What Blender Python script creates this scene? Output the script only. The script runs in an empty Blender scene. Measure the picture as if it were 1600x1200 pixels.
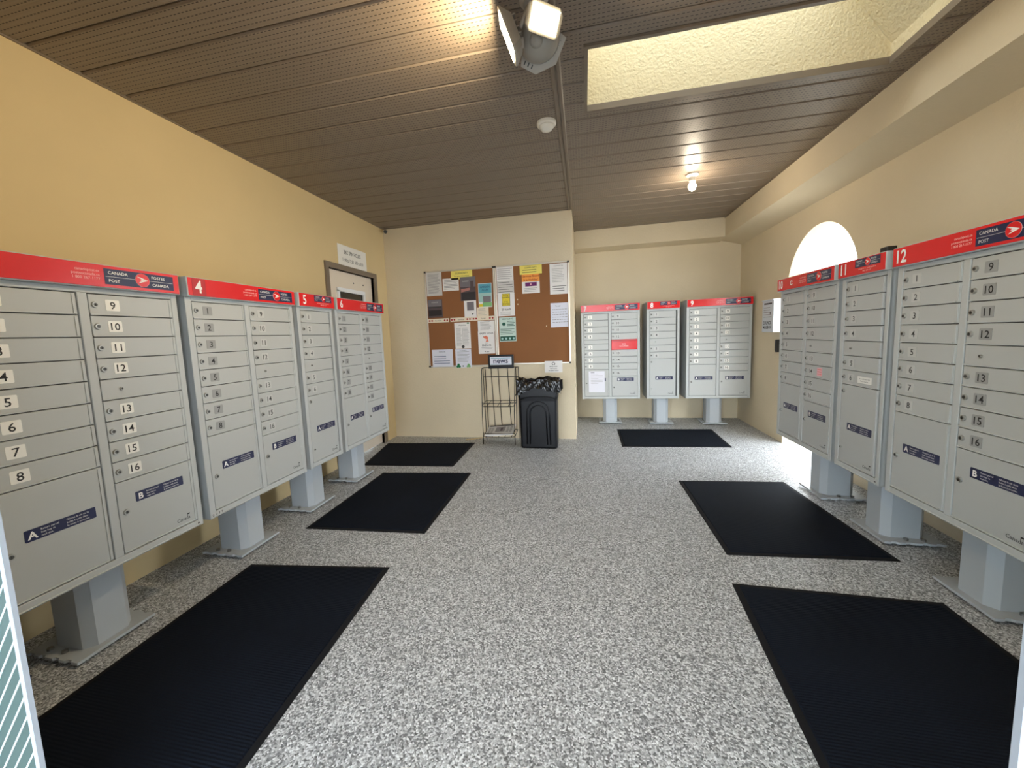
import bpy, math, random
from mathutils import Matrix, Vector
random.seed(7)
SC = bpy.context.scene
COL = SC.collection

# ------------------------------------------------------------------ camera
F_PX, CX, CY = 617.349, 776.936, 589.487
PITCH, YAW, ROLL, CAM_H = 0.104272, 0.218967, -0.040520, 1.30575
cam_d = bpy.data.cameras.new('camera')
cam = bpy.data.objects.new('camera', cam_d); COL.objects.link(cam); SC.camera = cam
cam_d.sensor_width = 36.0; cam_d.lens = F_PX / 1600 * 36
cam_d.shift_x = (800 - CX) / 1600; cam_d.shift_y = (CY - 600) / 1600
cam_d.clip_start = 0.02
cyw, syw, cp, sp = math.cos(YAW), math.sin(YAW), math.cos(PITCH), math.sin(PITCH)
fw = Vector((-syw * cp, cyw * cp, -sp)); rt = Vector((cyw, syw, 0)); up = rt.cross(fw)
c_, s_ = math.cos(ROLL), math.sin(ROLL)
R_, U_ = rt * c_ + up * s_, up * c_ - rt * s_
cam.matrix_world = Matrix(((R_.x, U_.x, -fw.x, 0), (R_.y, U_.y, -fw.y, 0), (R_.z, U_.z, -fw.z, CAM_H), (0, 0, 0, 1)))

# ------------------------------------------------------------------ world, exposure
SC.view_settings.view_transform = 'Standard'; SC.view_settings.look = 'None'
SC.view_settings.gamma = 1.0; SC.view_settings.use_curve_mapping = False
SC.view_settings.exposure = 0.55
world = bpy.data.worlds.new('world'); SC.world = world; world.use_nodes = True
bg = world.node_tree.nodes['Background']
bg.inputs[0].default_value = (0.85, 0.925, 1.0, 1); bg.inputs[1].default_value = 8.5     # bright overcast sky
FLOOD_W, BULB_W = (12.5, 9.0), 8.0
WARM = (1.0, 0.80, 0.50); BULB_C = (1.0, 0.84, 0.62)

# ------------------------------------------------------------------ materials
def lin(c):
    return tuple((v / 255 / 12.92 if v / 255 <= 0.04045 else ((v / 255 + 0.055) / 1.055) ** 2.4) for v in c) + (1.0,)

def mat(name, rgb, rough=0.5, metal=0.0, bump=None, mottle=0.0, emit=None, spec=None, coat=0.0):
    m = bpy.data.materials.new(name); m.use_nodes = True
    nt = m.node_tree; b = nt.nodes['Principled BSDF']
    b.inputs['Base Color'].default_value = lin(rgb); b.inputs['Roughness'].default_value = rough
    b.inputs['Metallic'].default_value = metal
    if spec is not None: b.inputs['Specular IOR Level'].default_value = spec
    if coat: b.inputs['Coat Weight'].default_value = coat
    if emit:
        b.inputs['Emission Color'].default_value = tuple(emit[0]) + (1,); b.inputs['Emission Strength'].default_value = emit[1]
    if bump or mottle:
        geo = nt.nodes.new('ShaderNodeNewGeometry')
    if bump:
        scale, strength, dist = bump
        n = nt.nodes.new('ShaderNodeTexNoise'); n.inputs['Scale'].default_value = scale; n.inputs['Detail'].default_value = 4
        nt.links.new(geo.outputs['Position'], n.inputs['Vector'])
        bp = nt.nodes.new('ShaderNodeBump'); bp.inputs['Strength'].default_value = strength; bp.inputs['Distance'].default_value = dist
        nt.links.new(n.outputs['Fac'], bp.inputs['Height']); nt.links.new(bp.outputs['Normal'], b.inputs['Normal'])
    if mottle:
        n2 = nt.nodes.new('ShaderNodeTexNoise'); n2.inputs['Scale'].default_value = 2.3; n2.inputs['Detail'].default_value = 6
        nt.links.new(geo.outputs['Position'], n2.inputs['Vector'])
        mx = nt.nodes.new('ShaderNodeMix'); mx.data_type = 'RGBA'
        mx.inputs['A'].default_value = lin([max(0, v * (1 - mottle)) for v in rgb]); mx.inputs['B'].default_value = lin([min(255, v * (1 + mottle)) for v in rgb])
        nt.links.new(n2.outputs['Fac'], mx.inputs['Factor']); nt.links.new(mx.outputs['Result'], b.inputs['Base Color'])
    return m

M = {}
M['wall'] = mat('wall_stucco', (216, 201, 172), 0.85, bump=(55, 0.5, 0.004), mottle=0.03)
M['wall_smooth'] = mat('wall_paint', (213, 190, 144), 0.8, bump=(14, 0.12, 0.004), mottle=0.03)
M['stucco'] = mat('rough_stucco', (224, 209, 172), 0.9, bump=(60, 1.0, 0.010))
M['trim_taupe'] = mat('taupe_metal_trim', (124, 111, 96), 0.45)
M['slab'] = mat('dark_backing', (52, 46, 40), 0.9)
M['grey'] = mat('grey_powder_coat', (184, 187, 186), 0.42, bump=(300, 0.04, 0.001))
M['grey_door'] = mat('grey_door_enamel', (180, 182, 180), 0.38, bump=(300, 0.04, 0.001), mottle=0.012)
M['grey_dark'] = mat('grey_gap_shadow_line', (72, 74, 74), 0.7)
M['pedestal'] = mat('pedestal_grey_paint', (176, 182, 187), 0.42)
M['red'] = mat('header_red_film', (216, 24, 30), 0.25)
M['red_dark'] = mat('dark_red_film', (178, 14, 22), 0.3)
M['navy'] = mat('navy_film', (22, 30, 72), 0.35)
M['white_print'] = mat('white_print', (242, 240, 238), 0.5)
M['pale_red_print'] = mat('pale_pink_print', (248, 190, 188), 0.5)
M['black_print'] = mat('black_print', (28, 28, 30), 0.6)
M['chrome'] = mat('lock_metal', (176, 176, 172), 0.42, 0.75)
M['keyring'] = mat('lock_core', (92, 92, 90), 0.4, 0.6)
M['keyhole'] = mat('keyhole_dark', (30, 30, 30), 0.5)
M['plate_white'] = mat('plate_white', (236, 234, 228), 0.45)
M['plate_grey'] = mat('plate_grey', (152, 153, 152), 0.45)
M['plate_pale'] = mat('plate_pale_grey', (192, 193, 190), 0.45)
M['steel'] = mat('bolt_steel', (150, 150, 150), 0.3, 1.0)
M['black_wire'] = mat('black_wire', (30, 28, 27), 0.4)
M['black_plastic'] = mat('black_plastic', (10, 12, 18), 0.36, spec=0.28)
M['bag'] = mat('black_liner_film', (14, 14, 16), 0.22)
M['cork'] = mat('cork', (140, 92, 54), 0.9, bump=(220, 0.4, 0.001), mottle=0.05)
M['alu'] = mat('aluminium_rail', (206, 198, 184), 0.35, 0.4)
M['cap_black'] = mat('black_cap', (30, 26, 24), 0.5)
M['paper'] = mat('white_paper', (232, 228, 224), 0.8)
M['paper_grey'] = mat('grey_paper', (206, 202, 196), 0.8)
M['paper_cream'] = mat('cream_paper', (230, 216, 192), 0.8)
M['paper_blue'] = mat('bluish_paper', (222, 222, 232), 0.8)
M['yellow'] = mat('yellow_paper', (240, 222, 112), 0.8)
M['orange'] = mat('orange_paper', (246, 164, 74), 0.8)
M['purple'] = mat('purple_ink', (108, 30, 100), 0.7)
M['teal'] = mat('teal_ink', (84, 160, 176), 0.6)
M['teal_pale'] = mat('pale_teal_ink', (160, 196, 190), 0.6)
M['green_dark'] = mat('dark_green_ink', (24, 82, 66), 0.7)
M['shamrock'] = mat('shamrock_green_ink', (18, 120, 70), 0.7)
M['shamrock_pale'] = mat('pale_green_ink', (130, 186, 120), 0.7)
M['mint'] = mat('mint_paper', (196, 214, 204), 0.8)
M['photo_dark'] = mat('dark_photo_ink', (70, 58, 60), 0.5, mottle=0.5)
M['photo_black'] = mat('black_photo_ink', (34, 28, 30), 0.5, mottle=0.4)
M['photo_grey'] = mat('grey_photo_ink', (110, 104, 108), 0.5, mottle=0.25)
M['photo_pink'] = mat('rose_photo_ink', (178, 116, 104), 0.5)
M['ink_grey'] = mat('grey_ink', (146, 142, 140), 0.8)
M['ink_dark'] = mat('dark_ink', (64, 62, 62), 0.8)
M['ink_blue'] = mat('blue_ink', (52, 74, 112), 0.7)
M['ink_red'] = mat('red_ink', (160, 32, 36), 0.7)
M['ink_orange'] = mat('coral_ink', (222, 120, 90), 0.7)
M['sign_yellow'] = mat('road_sign_yellow', (226, 204, 40), 0.6)
M['white_paint'] = mat('white_gloss_paint', (236, 238, 240), 0.35)
M['frame_paint'] = mat('pale_frame_paint', (176, 184, 194), 0.4)
M['white_box'] = mat('white_enamel', (206, 212, 220), 0.4)
M['door_paint'] = mat('door_cream_paint', (226, 214, 196), 0.45)
M['glass_dark'] = mat('dark_window_glass', (52, 46, 40), 0.1)
M['white_plastic'] = mat('white_plastic', (232, 226, 212), 0.45)
M['lamp_grey'] = mat('lamp_cast_grey', (150, 144, 134), 0.4)
M['mat_edge'] = mat('mat_rubber_edge', (19, 20, 24), 0.75, spec=0.2)
M['pink'] = mat('pink_sticker', (236, 176, 184), 0.7)
M['blue_cloth'] = mat('dark_blue_cloth', (28, 36, 62), 0.9, bump=(40, 0.6, 0.01))
M['added_porch'] = mat('added_porch_render', (206, 210, 214), 0.85, bump=(55, 0.4, 0.004))
M['wood'] = mat('pale_wood', (196, 172, 132), 0.7)
M['pave'] = mat('pale_concrete', (186, 182, 174), 0.9, mottle=0.06)
M['frost_stripe'] = mat('white_frosted_stripe', (196, 206, 204), 0.6)
M['flood_emit'] = mat('led_panel_glow', (255, 240, 210), 0.5, emit=((1.0, 0.86, 0.58), 40.0))
M['bulb_emit'] = mat('bulb_glow', (255, 244, 224), 0.5, emit=((1.0, 0.90, 0.74), 45.0))

def floor_material():
    m = bpy.data.materials.new('pebble_epoxy_floor'); m.use_nodes = True
    nt = m.node_tree; b = nt.nodes['Principled BSDF']
    geo = nt.nodes.new('ShaderNodeNewGeometry')
    v = nt.nodes.new('ShaderNodeTexVoronoi'); v.inputs['Scale'].default_value = 170
    nt.links.new(geo.outputs['Position'], v.inputs['Vector'])
    sep = nt.nodes.new('ShaderNodeSeparateColor'); nt.links.new(v.outputs['Color'], sep.inputs[0])
    r = nt.nodes.new('ShaderNodeValToRGB'); el = r.color_ramp.elements
    el[0].position = 0.0; el[0].color = lin((92, 94, 97)); el[1].position = 1.0; el[1].color = lin((236, 239, 242))
    for p, c in ((0.22, (124, 127, 130)), (0.45, (164, 167, 170)), (0.7, (192, 195, 198)), (0.86, (216, 219, 222))):
        e = el.new(p); e.color = lin(c)
    nt.links.new(sep.outputs[0], r.inputs[0])
    n = nt.nodes.new('ShaderNodeTexNoise'); n.inputs['Scale'].default_value = 1.1; n.inputs['Detail'].default_value = 5
    nt.links.new(geo.outputs['Position'], n.inputs['Vector'])
    mr = nt.nodes.new('ShaderNodeMapRange'); mr.inputs['To Min'].default_value = 0.84; mr.inputs['To Max'].default_value = 1.10
    nt.links.new(n.outputs['Fac'], mr.inputs['Value'])
    mul = nt.nodes.new('ShaderNodeVectorMath'); mul.operation = 'SCALE'
    nt.links.new(r.outputs['Color'], mul.inputs[0]); nt.links.new(mr.outputs[0], mul.inputs['Scale'])
    nt.links.new(mul.outputs[0], b.inputs['Base Color'])
    bp = nt.nodes.new('ShaderNodeBump'); bp.inputs['Strength'].default_value = 0.35; bp.inputs['Distance'].default_value = 0.003
    nt.links.new(v.outputs['Distance'], bp.inputs['Height']); bp.invert = True
    nt.links.new(bp.outputs['Normal'], b.inputs['Normal'])
    b.inputs['Roughness'].default_value = 0.42
    return m
M['floor'] = floor_material()

def mat_pile_material():
    m = mat('ribbed_mat_pile', (27, 29, 36), 0.85); nt = m.node_tree; b = nt.nodes['Principled BSDF']
    geo = nt.nodes.new('ShaderNodeNewGeometry')
    w = nt.nodes.new('ShaderNodeTexWave'); w.wave_type = 'BANDS'; w.bands_direction = 'Y'; w.inputs['Scale'].default_value = 28; w.inputs['Distortion'].default_value = 0.6
    n = nt.nodes.new('ShaderNodeTexNoise'); n.inputs['Scale'].default_value = 260; n.inputs['Detail'].default_value = 3
    n2 = nt.nodes.new('ShaderNodeTexNoise'); n2.inputs['Scale'].default_value = 3; n2.inputs['Detail'].default_value = 6
    for t in (w, n, n2): nt.links.new(geo.outputs['Position'], t.inputs['Vector'])
    ad = nt.nodes.new('ShaderNodeMath'); ad.operation = 'ADD'
    nt.links.new(w.outputs['Fac'], ad.inputs[0]); nt.links.new(n.outputs['Fac'], ad.inputs[1])
    bp = nt.nodes.new('ShaderNodeBump'); bp.inputs['Strength'].default_value = 0.4; bp.inputs['Distance'].default_value = 0.003
    nt.links.new(ad.outputs[0], bp.inputs['Height']); nt.links.new(bp.outputs['Normal'], b.inputs['Normal'])
    mx = nt.nodes.new('ShaderNodeMix'); mx.data_type = 'RGBA'
    mx.inputs['A'].default_value = lin((8, 13, 22)); mx.inputs['B'].default_value = lin((19, 26, 38))
    nt.links.new(n2.outputs['Fac'], mx.inputs['Factor']); nt.links.new(mx.outputs['Result'], b.inputs['Base Color'])
    b.inputs['Specular IOR Level'].default_value = 0.12
    return m
M['pile'] = mat_pile_material()

def ceiling_panel_material():
    m = mat('taupe_vented_panel', (122, 107, 92), 0.46); nt = m.node_tree; b = nt.nodes['Principled BSDF']
    geo = nt.nodes.new('ShaderNodeNewGeometry'); sx = nt.nodes.new('ShaderNodeSeparateXYZ'); nt.links.new(geo.outputs['Position'], sx.inputs[0])
    def math_(op, a, bb=None):
        n = nt.nodes.new('ShaderNodeMath'); n.operation = op
        for i, q in enumerate((a, bb)):
            if q is None: continue
            if isinstance(q, (int, float)): n.inputs[i].default_value = q
            else: nt.links.new(q, n.inputs[i])
        return n.outputs[0]
    fx = math_('FRACT', math_('DIVIDE', math_('ADD', sx.outputs[0], 10.0), 0.021))
    yy = math_('ADD', sx.outputs[1], 9.955)
    fy = math_('FRACT', math_('DIVIDE', yy, 0.0256))
    dx = math_('LESS_THAN', math_('ABSOLUTE', math_('SUBTRACT', fx, 0.5)), 0.28)
    dy = math_('LESS_THAN', math_('ABSOLUTE', math_('SUBTRACT', fy, 0.5)), 0.085)
    hole = math_('MULTIPLY', dx, dy)
    mx = nt.nodes.new('ShaderNodeMix'); mx.data_type = 'RGBA'
    n = nt.nodes.new('ShaderNodeTexNoise'); n.inputs['Scale'].default_value = 5.0; n.inputs['Detail'].default_value = 5
    mp = nt.nodes.new('ShaderNodeMapping'); mp.inputs['Scale'].default_value = (0.35, 22, 1)
    nt.links.new(geo.outputs['Position'], mp.inputs[0]); nt.links.new(mp.outputs[0], n.inputs['Vector'])
    gr = nt.nodes.new('ShaderNodeMix'); gr.data_type = 'RGBA'
    gr.inputs['A'].default_value = lin((118, 104, 90)); gr.inputs['B'].default_value = lin((144, 130, 115))
    nt.links.new(n.outputs['Fac'], gr.inputs['Factor'])
    nt.links.new(gr.outputs['Result'], mx.inputs['A']); mx.inputs['B'].default_value = lin((44, 36, 30))
    nt.links.new(hole, mx.inputs['Factor']); nt.links.new(mx.outputs['Result'], b.inputs['Base Color'])
    bp = nt.nodes.new('ShaderNodeBump'); bp.inputs['Strength'].default_value = 0.12; bp.inputs['Distance'].default_value = 0.003
    nt.links.new(n.outputs['Fac'], bp.inputs['Height']); nt.links.new(bp.outputs['Normal'], b.inputs['Normal'])
    return m
M['panel'] = ceiling_panel_material()

def clear_glass(name, tint, gloss, frost=0.0):
    m = bpy.data.materials.new(name); m.use_nodes = True; nt = m.node_tree
    for n in list(nt.nodes): nt.nodes.remove(n)
    out = nt.nodes.new('ShaderNodeOutputMaterial'); tr = nt.nodes.new('ShaderNodeBsdfTransparent'); tr.inputs[0].default_value = tint
    gl = nt.nodes.new('ShaderNodeBsdfGlossy'); gl.inputs['Roughness'].default_value = 0.04
    mix = nt.nodes.new('ShaderNodeMixShader'); mix.inputs[0].default_value = gloss
    nt.links.new(tr.outputs[0], mix.inputs[1]); nt.links.new(gl.outputs[0], mix.inputs[2])
    last = mix
    if frost:
        tl = nt.nodes.new('ShaderNodeBsdfTranslucent'); tl.inputs[0].default_value = (0.35, 0.36, 0.35, 1)
        m2 = nt.nodes.new('ShaderNodeMixShader'); m2.inputs[0].default_value = frost
        nt.links.new(mix.outputs[0], m2.inputs[1]); nt.links.new(tl.outputs[0], m2.inputs[2]); last = m2
    nt.links.new(last.outputs[0], out.inputs[0]); return m
M['glass'] = clear_glass('clear_glass', (0.92, 0.96, 0.95, 1), 0.06)
M['dome'] = clear_glass('frosted_skylight_dome', (0.30, 0.30, 0.29, 1), 0.05, 0.20)
M['glass_tint'] = mat('grey_green_etched_glass', (72, 94, 90), 0.25)

# ------------------------------------------------------------------ mesh helpers
_tc = {}
def text_geo(s, bold=0.0, shear=0.0):
    k = (s, bold, shear)
    if k not in _tc:
        cu = bpy.data.curves.new('lettering', 'FONT'); cu.body = s; cu.size = 1; cu.resolution_u = 2; cu.offset = bold; cu.shear = shear
        cu.space_line = 1.0
        o = bpy.data.objects.new('lettering', cu)
        me = bpy.data.meshes.new_from_object(o)
        v = [(p.co.x, p.co.y) for p in me.vertices]; f = [tuple(p.vertices) for p in me.polygons]
        bpy.data.objects.remove(o); bpy.data.curves.remove(cu); bpy.data.meshes.remove(me)
        _tc[k] = (v, f)
    return _tc[k]

class MB:
    def __init__(s): s.v = []; s.f = []; s.m = []; s.mats = []
    def mi(s, m):
        if m not in s.mats: s.mats.append(m)
        return s.mats.index(m)
    def add(s, vs, fs, m):
        o = len(s.v); s.v += [tuple(p) for p in vs]; i = s.mi(m)
        for f in fs: s.f.append(tuple(o + k for k in f)); s.m.append(i)
        return s
    def box(s, x0, x1, y0, y1, z0, z1, m):
        v = [(x0, y0, z0), (x1, y0, z0), (x1, y1, z0), (x0, y1, z0), (x0, y0, z1), (x1, y0, z1), (x1, y1, z1), (x0, y1, z1)]
        return s.add(v, [(0, 3, 2, 1), (4, 5, 6, 7), (0, 1, 5, 4), (1, 2, 6, 5), (2, 3, 7, 6), (3, 0, 4, 7)], m)
    def bevbox(s, x0, x1, y0, y1, z0, z1, m, b=0.002):
        """box whose front face (towards -y) is bevelled"""
        v = [(x0 + b, y0, z0 + b), (x1 - b, y0, z0 + b), (x1 - b, y0, z1 - b), (x0 + b, y0, z1 - b),
             (x0, y0 + b, z0), (x1, y0 + b, z0), (x1, y0 + b, z1), (x0, y0 + b, z1),
             (x0, y1, z0), (x1, y1, z0), (x1, y1, z1), (x0, y1, z1)]
        f = [(0, 1, 2, 3), (11, 10, 9, 8)]
        for a in (0, 4):
            for k in range(4): n = (k + 1) % 4; f.append((a + k, a + 4 + k, a + 4 + n, a + n))
        return s.add(v, f, m)
    def prism(s, pts, fn, d0, d1, m):
        """2-D outline pts swept from d0 to d1; fn(a, b, d) -> xyz"""
        n = len(pts); v = [fn(a, b, d0) for a, b in pts] + [fn(a, b, d1) for a, b in pts]
        f = [tuple(range(n)), tuple(range(2 * n - 1, n - 1, -1))] + [(k, k + n, (k + 1) % n + n, (k + 1) % n) for k in range(n)]
        return s.add(v, f, m)
    def frustum(s, ring0, ring1, m):
        n = len(ring0)
        return s.add(list(ring0) + list(ring1), [tuple(range(n)), tuple(range(2 * n - 1, n - 1, -1))] + [(k, k + n, (k + 1) % n + n, (k + 1) % n) for k in range(n)], m)
    def cyl(s, p0, p1, r0, m, n=12, r1=None, cap=True):
        r1 = r0 if r1 is None else r1; p0 = Vector(p0); p1 = Vector(p1); d = (p1 - p0).normalized()
        a = d.orthogonal().normalized(); b = d.cross(a)
        v = [p0 + (a * math.cos(2 * math.pi * k / n) + b * math.sin(2 * math.pi * k / n)) * r0 for k in range(n)]
        v += [p1 + (a * math.cos(2 * math.pi * k / n) + b * math.sin(2 * math.pi * k / n)) * r1 for k in range(n)]
        f = [(k, (k + 1) % n, (k + 1) % n + n, k + n) for k in range(n)]
        if cap: f += [tuple(range(n - 1, -1, -1)), tuple(range(n, 2 * n))]
        return s.add(v, f, m)
    def lathe(s, prof, c, m, n=24, axis='z'):
        v = []; f = []
        for r, h in prof:
            for k in range(n):
                a = 2 * math.pi * k / n
                v.append((c[0] + r * math.cos(a), c[1] + r * math.sin(a), c[2] + h))
        for j in range(len(prof) - 1):
            for k in range(n):
                q = (k + 1) % n; f.append((j * n + k, j * n + q, (j + 1) * n + q, (j + 1) * n + k))
        return s.add(v, f, m)
    def tube(s, pts, r, m, n=6, closed=False):
        pts = [Vector(p) for p in pts]; L = len(pts); rings = []
        prev = None
        for i, p in enumerate(pts):
            a = pts[(i - 1) % L] if (closed or i > 0) else p; b = pts[(i + 1) % L] if (closed or i < L - 1) else p
            t = (b - a).normalized()
            if prev is None: u = t.orthogonal().normalized()
            else:
                u = prev - t * prev.dot(t); u = u.normalized() if u.length > 1e-6 else t.orthogonal().normalized()
            prev = u; w = t.cross(u)
            rings.append([p + (u * math.cos(2 * math.pi * k / n) + w * math.sin(2 * math.pi * k / n)) * r for k in range(n)])
        v = [q for ring in rings for q in ring]; f = []
        for i in range(L if closed else L - 1):
            j = (i + 1) % L
            for k in range(n): q = (k + 1) % n; f.append((i * n + k, i * n + q, j * n + q, j * n + k))
        if not closed: f += [tuple(range(n - 1, -1, -1)), tuple((L - 1) * n + k for k in range(n))]
        return s.add(v, f, m)
    def rrect(s, x0, x1, z0, z1, y, m, r=0.006, th=0.001, n=4):
        """thin rounded plate in the xz plane, front at y - th"""
        pts = []
        for cx, cz, a0 in ((x1 - r, z0 + r, -90), (x1 - r, z1 - r, 0), (x0 + r, z1 - r, 90), (x0 + r, z0 + r, 180)):
            for k in range(n + 1):
                a = math.radians(a0 + 90 * k / n); pts.append((cx + r * math.cos(a), cz + r * math.sin(a)))
        return s.prism(pts, lambda a, b, d: (a, d, b), y - th, y, m)
    def text(s, t, x, z, y, h, m, align='c', bold=0.0, shear=0.0, wide=1.0, maxw=None, fn=None):
        """lettering in the xz plane facing -y; h = capital height; x,z = centre line / left edge and middle"""
        v, f = text_geo(t, bold, shear)
        if not v: return s
        k = h / 0.70; xs = [p[0] for p in v]; x0, x1 = min(xs), max(xs)
        kx = k * wide
        if maxw and (x1 - x0) * kx > maxw: kx = maxw / (x1 - x0)
        off = {'c': -(x0 + x1) / 2, 'l': -x0, 'r': -x1}[align]
        fn = fn or (lambda a, b, d: (a, d, b))
        return s.add([fn(x + (p[0] + off) * kx, z + p[1] * k - h / 2, y) for p in v], f, m)
    def mesh(s, name, smooth=False):
        me = bpy.data.meshes.new(name); me.from_pydata(s.v, [], s.f)
        for m in s.mats: me.materials.append(m)
        me.polygons.foreach_set('material_index', s.m)
        if smooth: me.polygons.foreach_set('use_smooth', [True] * len(s.f))
        me.update(); return me
    def obj(s, name, parent=None, loc=(0, 0, 0), rz=0.0, smooth=False):
        return put(name, s.mesh(name, smooth), parent, loc, rz)

def put(name, me, parent=None, loc=(0, 0, 0), rz=0.0):
    o = bpy.data.objects.new(name, me); COL.objects.link(o)
    o.location = loc; o.rotation_euler = (0, 0, rz)
    if parent: o.parent = parent
    return o
def tag(o, label=None, cat=None, group=None, kind=None):
    for k, v in (('label', label), ('category', cat), ('group', group), ('kind', kind)):
        if v: o[k] = v
    return o
def thing(name, label, cat, loc=(0, 0, 0), rz=0.0, group=None):
    return tag(put(name, None, None, loc, rz), label, cat, group)
def struct(mb, name, parent=None, **k):
    o = mb.obj(name, parent, **k); o['kind'] = 'structure'; return o

# ------------------------------------------------------------------ the room
XL, XR, YP, YB, XP = -2.52, 2.12, 4.86, 6.15, -0.115
ZC = 2.735; YF = 0.60
ARC_Y, ARC_R, ARC_Z, WT = 4.28, 0.56, 1.645, 0.16

fl = MB().box(XL - 0.2, XR + WT, -4.0, YB + 0.2, -0.1, 0.0, M['floor']); struct(fl, 'floor')
pv = MB().box(-14, 14, -14, -4.0, -0.16, -0.02, M['pave']).box(XR + WT, 14, -4.0, 16, -0.16, -0.02, M['pave']); struct(pv, 'trim_pavement')

# left wall with the door opening (3.64 .. 4.56, up to 2.07)
DY0, DY1, DZ = 3.635, 4.53, 2.07
w = MB().prism([(YF - 0.15, 0), (DY0, 0), (DY0, DZ), (DY1, DZ), (DY1, 0), (YB, 0), (YB, ZC + 0.1), (YF - 0.15, ZC + 0.1)], lambda a, b, d: (d, a, b), XL, XL - 0.16, M['wall_smooth'])
wl = struct(w, 'wall_left')
struct(MB().box(XL, XP, YP, YP + 0.12, 0, ZC + 0.1, M['wall']).box(XP - 0.12, XP, YP + 0.12, YB, 0, ZC + 0.1, M['wall']), 'wall_partition')
struct(MB().box(XP - 0.12, XR + WT, YB, YB + 0.15, 0, ZC + 0.1, M['wall']), 'wall_back')
out = [(YF - 0.15, 0), (ARC_Y - ARC_R, 0)]
for k in range(33):
    a = math.pi - math.pi * k / 32; out.append((ARC_Y + ARC_R * math.cos(a), ARC_Z + ARC_R * math.sin(a)))
out += [(ARC_Y + ARC_R, 0), (YB, 0), (YB, ZC + 0.1), (YF - 0.15, ZC + 0.1)]
struct(MB().prism(out, lambda a, b, d: (d, a, b), XR, XR + WT, M['wall']), 'wall_right')
# boxed beam along the right wall, shallow soffit across the recess
SX, SY, SZ = 1.845, 5.92, 2.492
struct(MB().prism([(SX, SZ), (XR, 2.415), (XR, ZC + 0.1), (SX, ZC + 0.1)], lambda a, b, d: (a, d, b), YF, YB, M['wall']), 'trim_beam_right')
struct(MB().prism([(SY, SZ), (YB, 2.47), (YB, ZC + 0.1), (SY, ZC + 0.1)], lambda a, b, d: (d, a, b), XP, SX, M['wall']), 'trim_soffit_back')

# ceiling slab with the skylight opening
KX0, KX1, KY0, KY1 = 0.045, 1.69, 2.222, 2.80
cz0, cz1 = ZC + 0.012, ZC + 0.10
cb = MB()
for a in ((XL, SX + 0.02, YF - 0.15, KY0 - 0.05), (XL, SX + 0.02, KY1 + 0.05, YB), (XL, KX0 - 0.05, KY0 - 0.05, KY1 + 0.05), (KX1 + 0.05, SX + 0.02, KY0 - 0.05, KY1 + 0.05)):
    cb.box(a[0], a[1], a[2], a[3], cz0, cz1, M['slab'])
ceil = struct(cb, 'ceiling')
def ceiling_panel(x0, x1, y0, y1):
    g = 0.0035; c = 0.006; t = 0.012
    y0 += g; y1 -= g
    prof = [(y0, t), (y0, c), (y0 + c, 0), (y1 - c - 0.004, 0), (y1 - 0.004, c * 0.7), (y1, c), (y1, t)]
    mb = MB().prism(prof, lambda a, b, d: (d, a, ZC + b), x0, x1, M['panel']); mb.obj('ceiling_panel', ceil)
P = 0.2052; Y00 = 2.306 - 8 * P
k = 0
while Y00 + k * P < YB:
    y0, y1 = max(Y00 + k * P, YF - 0.1), min(Y00 + (k + 1) * P, YB)
    k += 1
    if y1 - y0 < 0.03: continue
    if y0 < YP: ceiling_panel(XL, -0.155, y0, min(y1, YP))
    y0 -= 0.012; y1 -= 0.012; y1 = min(y1, SY)
    if y1 - y0 < 0.03: continue
    spans = []
    if y1 <= KY0 or y0 >= KY1: spans = [(-0.10, SX, y0, y1)]
    else:
        spans = [(-0.10, KX0 - 0.02, y0, y1), (KX1 + 0.02, SX, y0, y1)]
        if y0 < KY0 - 0.03: spans.append((KX0 - 0.02, KX1 + 0.02, y0, KY0 - 0.02))
        if y1 > KY1 + 0.03: spans.append((KX0 - 0.02, KX1 + 0.02, KY1 + 0.02, y1))
    for s in spans: ceiling_panel(*s)
# joint strip running the depth of the ceiling
st = MB().prism([(-0.158, 0), (-0.150, -0.009), (-0.133, -0.009), (-0.130, -0.002), (-0.124, -0.002), (-0.121, -0.009), (-0.104, -0.009), (-0.097, 0), (-0.097, 0.012), (-0.158, 0.012)],
                lambda a, b, d: (a, d, ZC + b), YF - 0.1, YP, M['trim_taupe'])
st.box(-0.115, -0.097, YP, SY, ZC - 0.006, ZC + 0.012, M['trim_taupe'])
struct(st, 'trim_ceiling_joint')
# thin moulding where panels meet the left wall, partition, beam
struct(MB().box(XL, XL + 0.012, YF, YP, ZC - 0.006, ZC + 0.012, M['trim_taupe']).box(XL, XP - 0.02, YP - 0.012, YP, ZC - 0.006, ZC + 0.012, M['trim_taupe'])
       .box(SX - 0.012, SX, YF, SY, ZC - 0.006, ZC + 0.012, M['trim_taupe']), 'trim_ceiling_edge')
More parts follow.
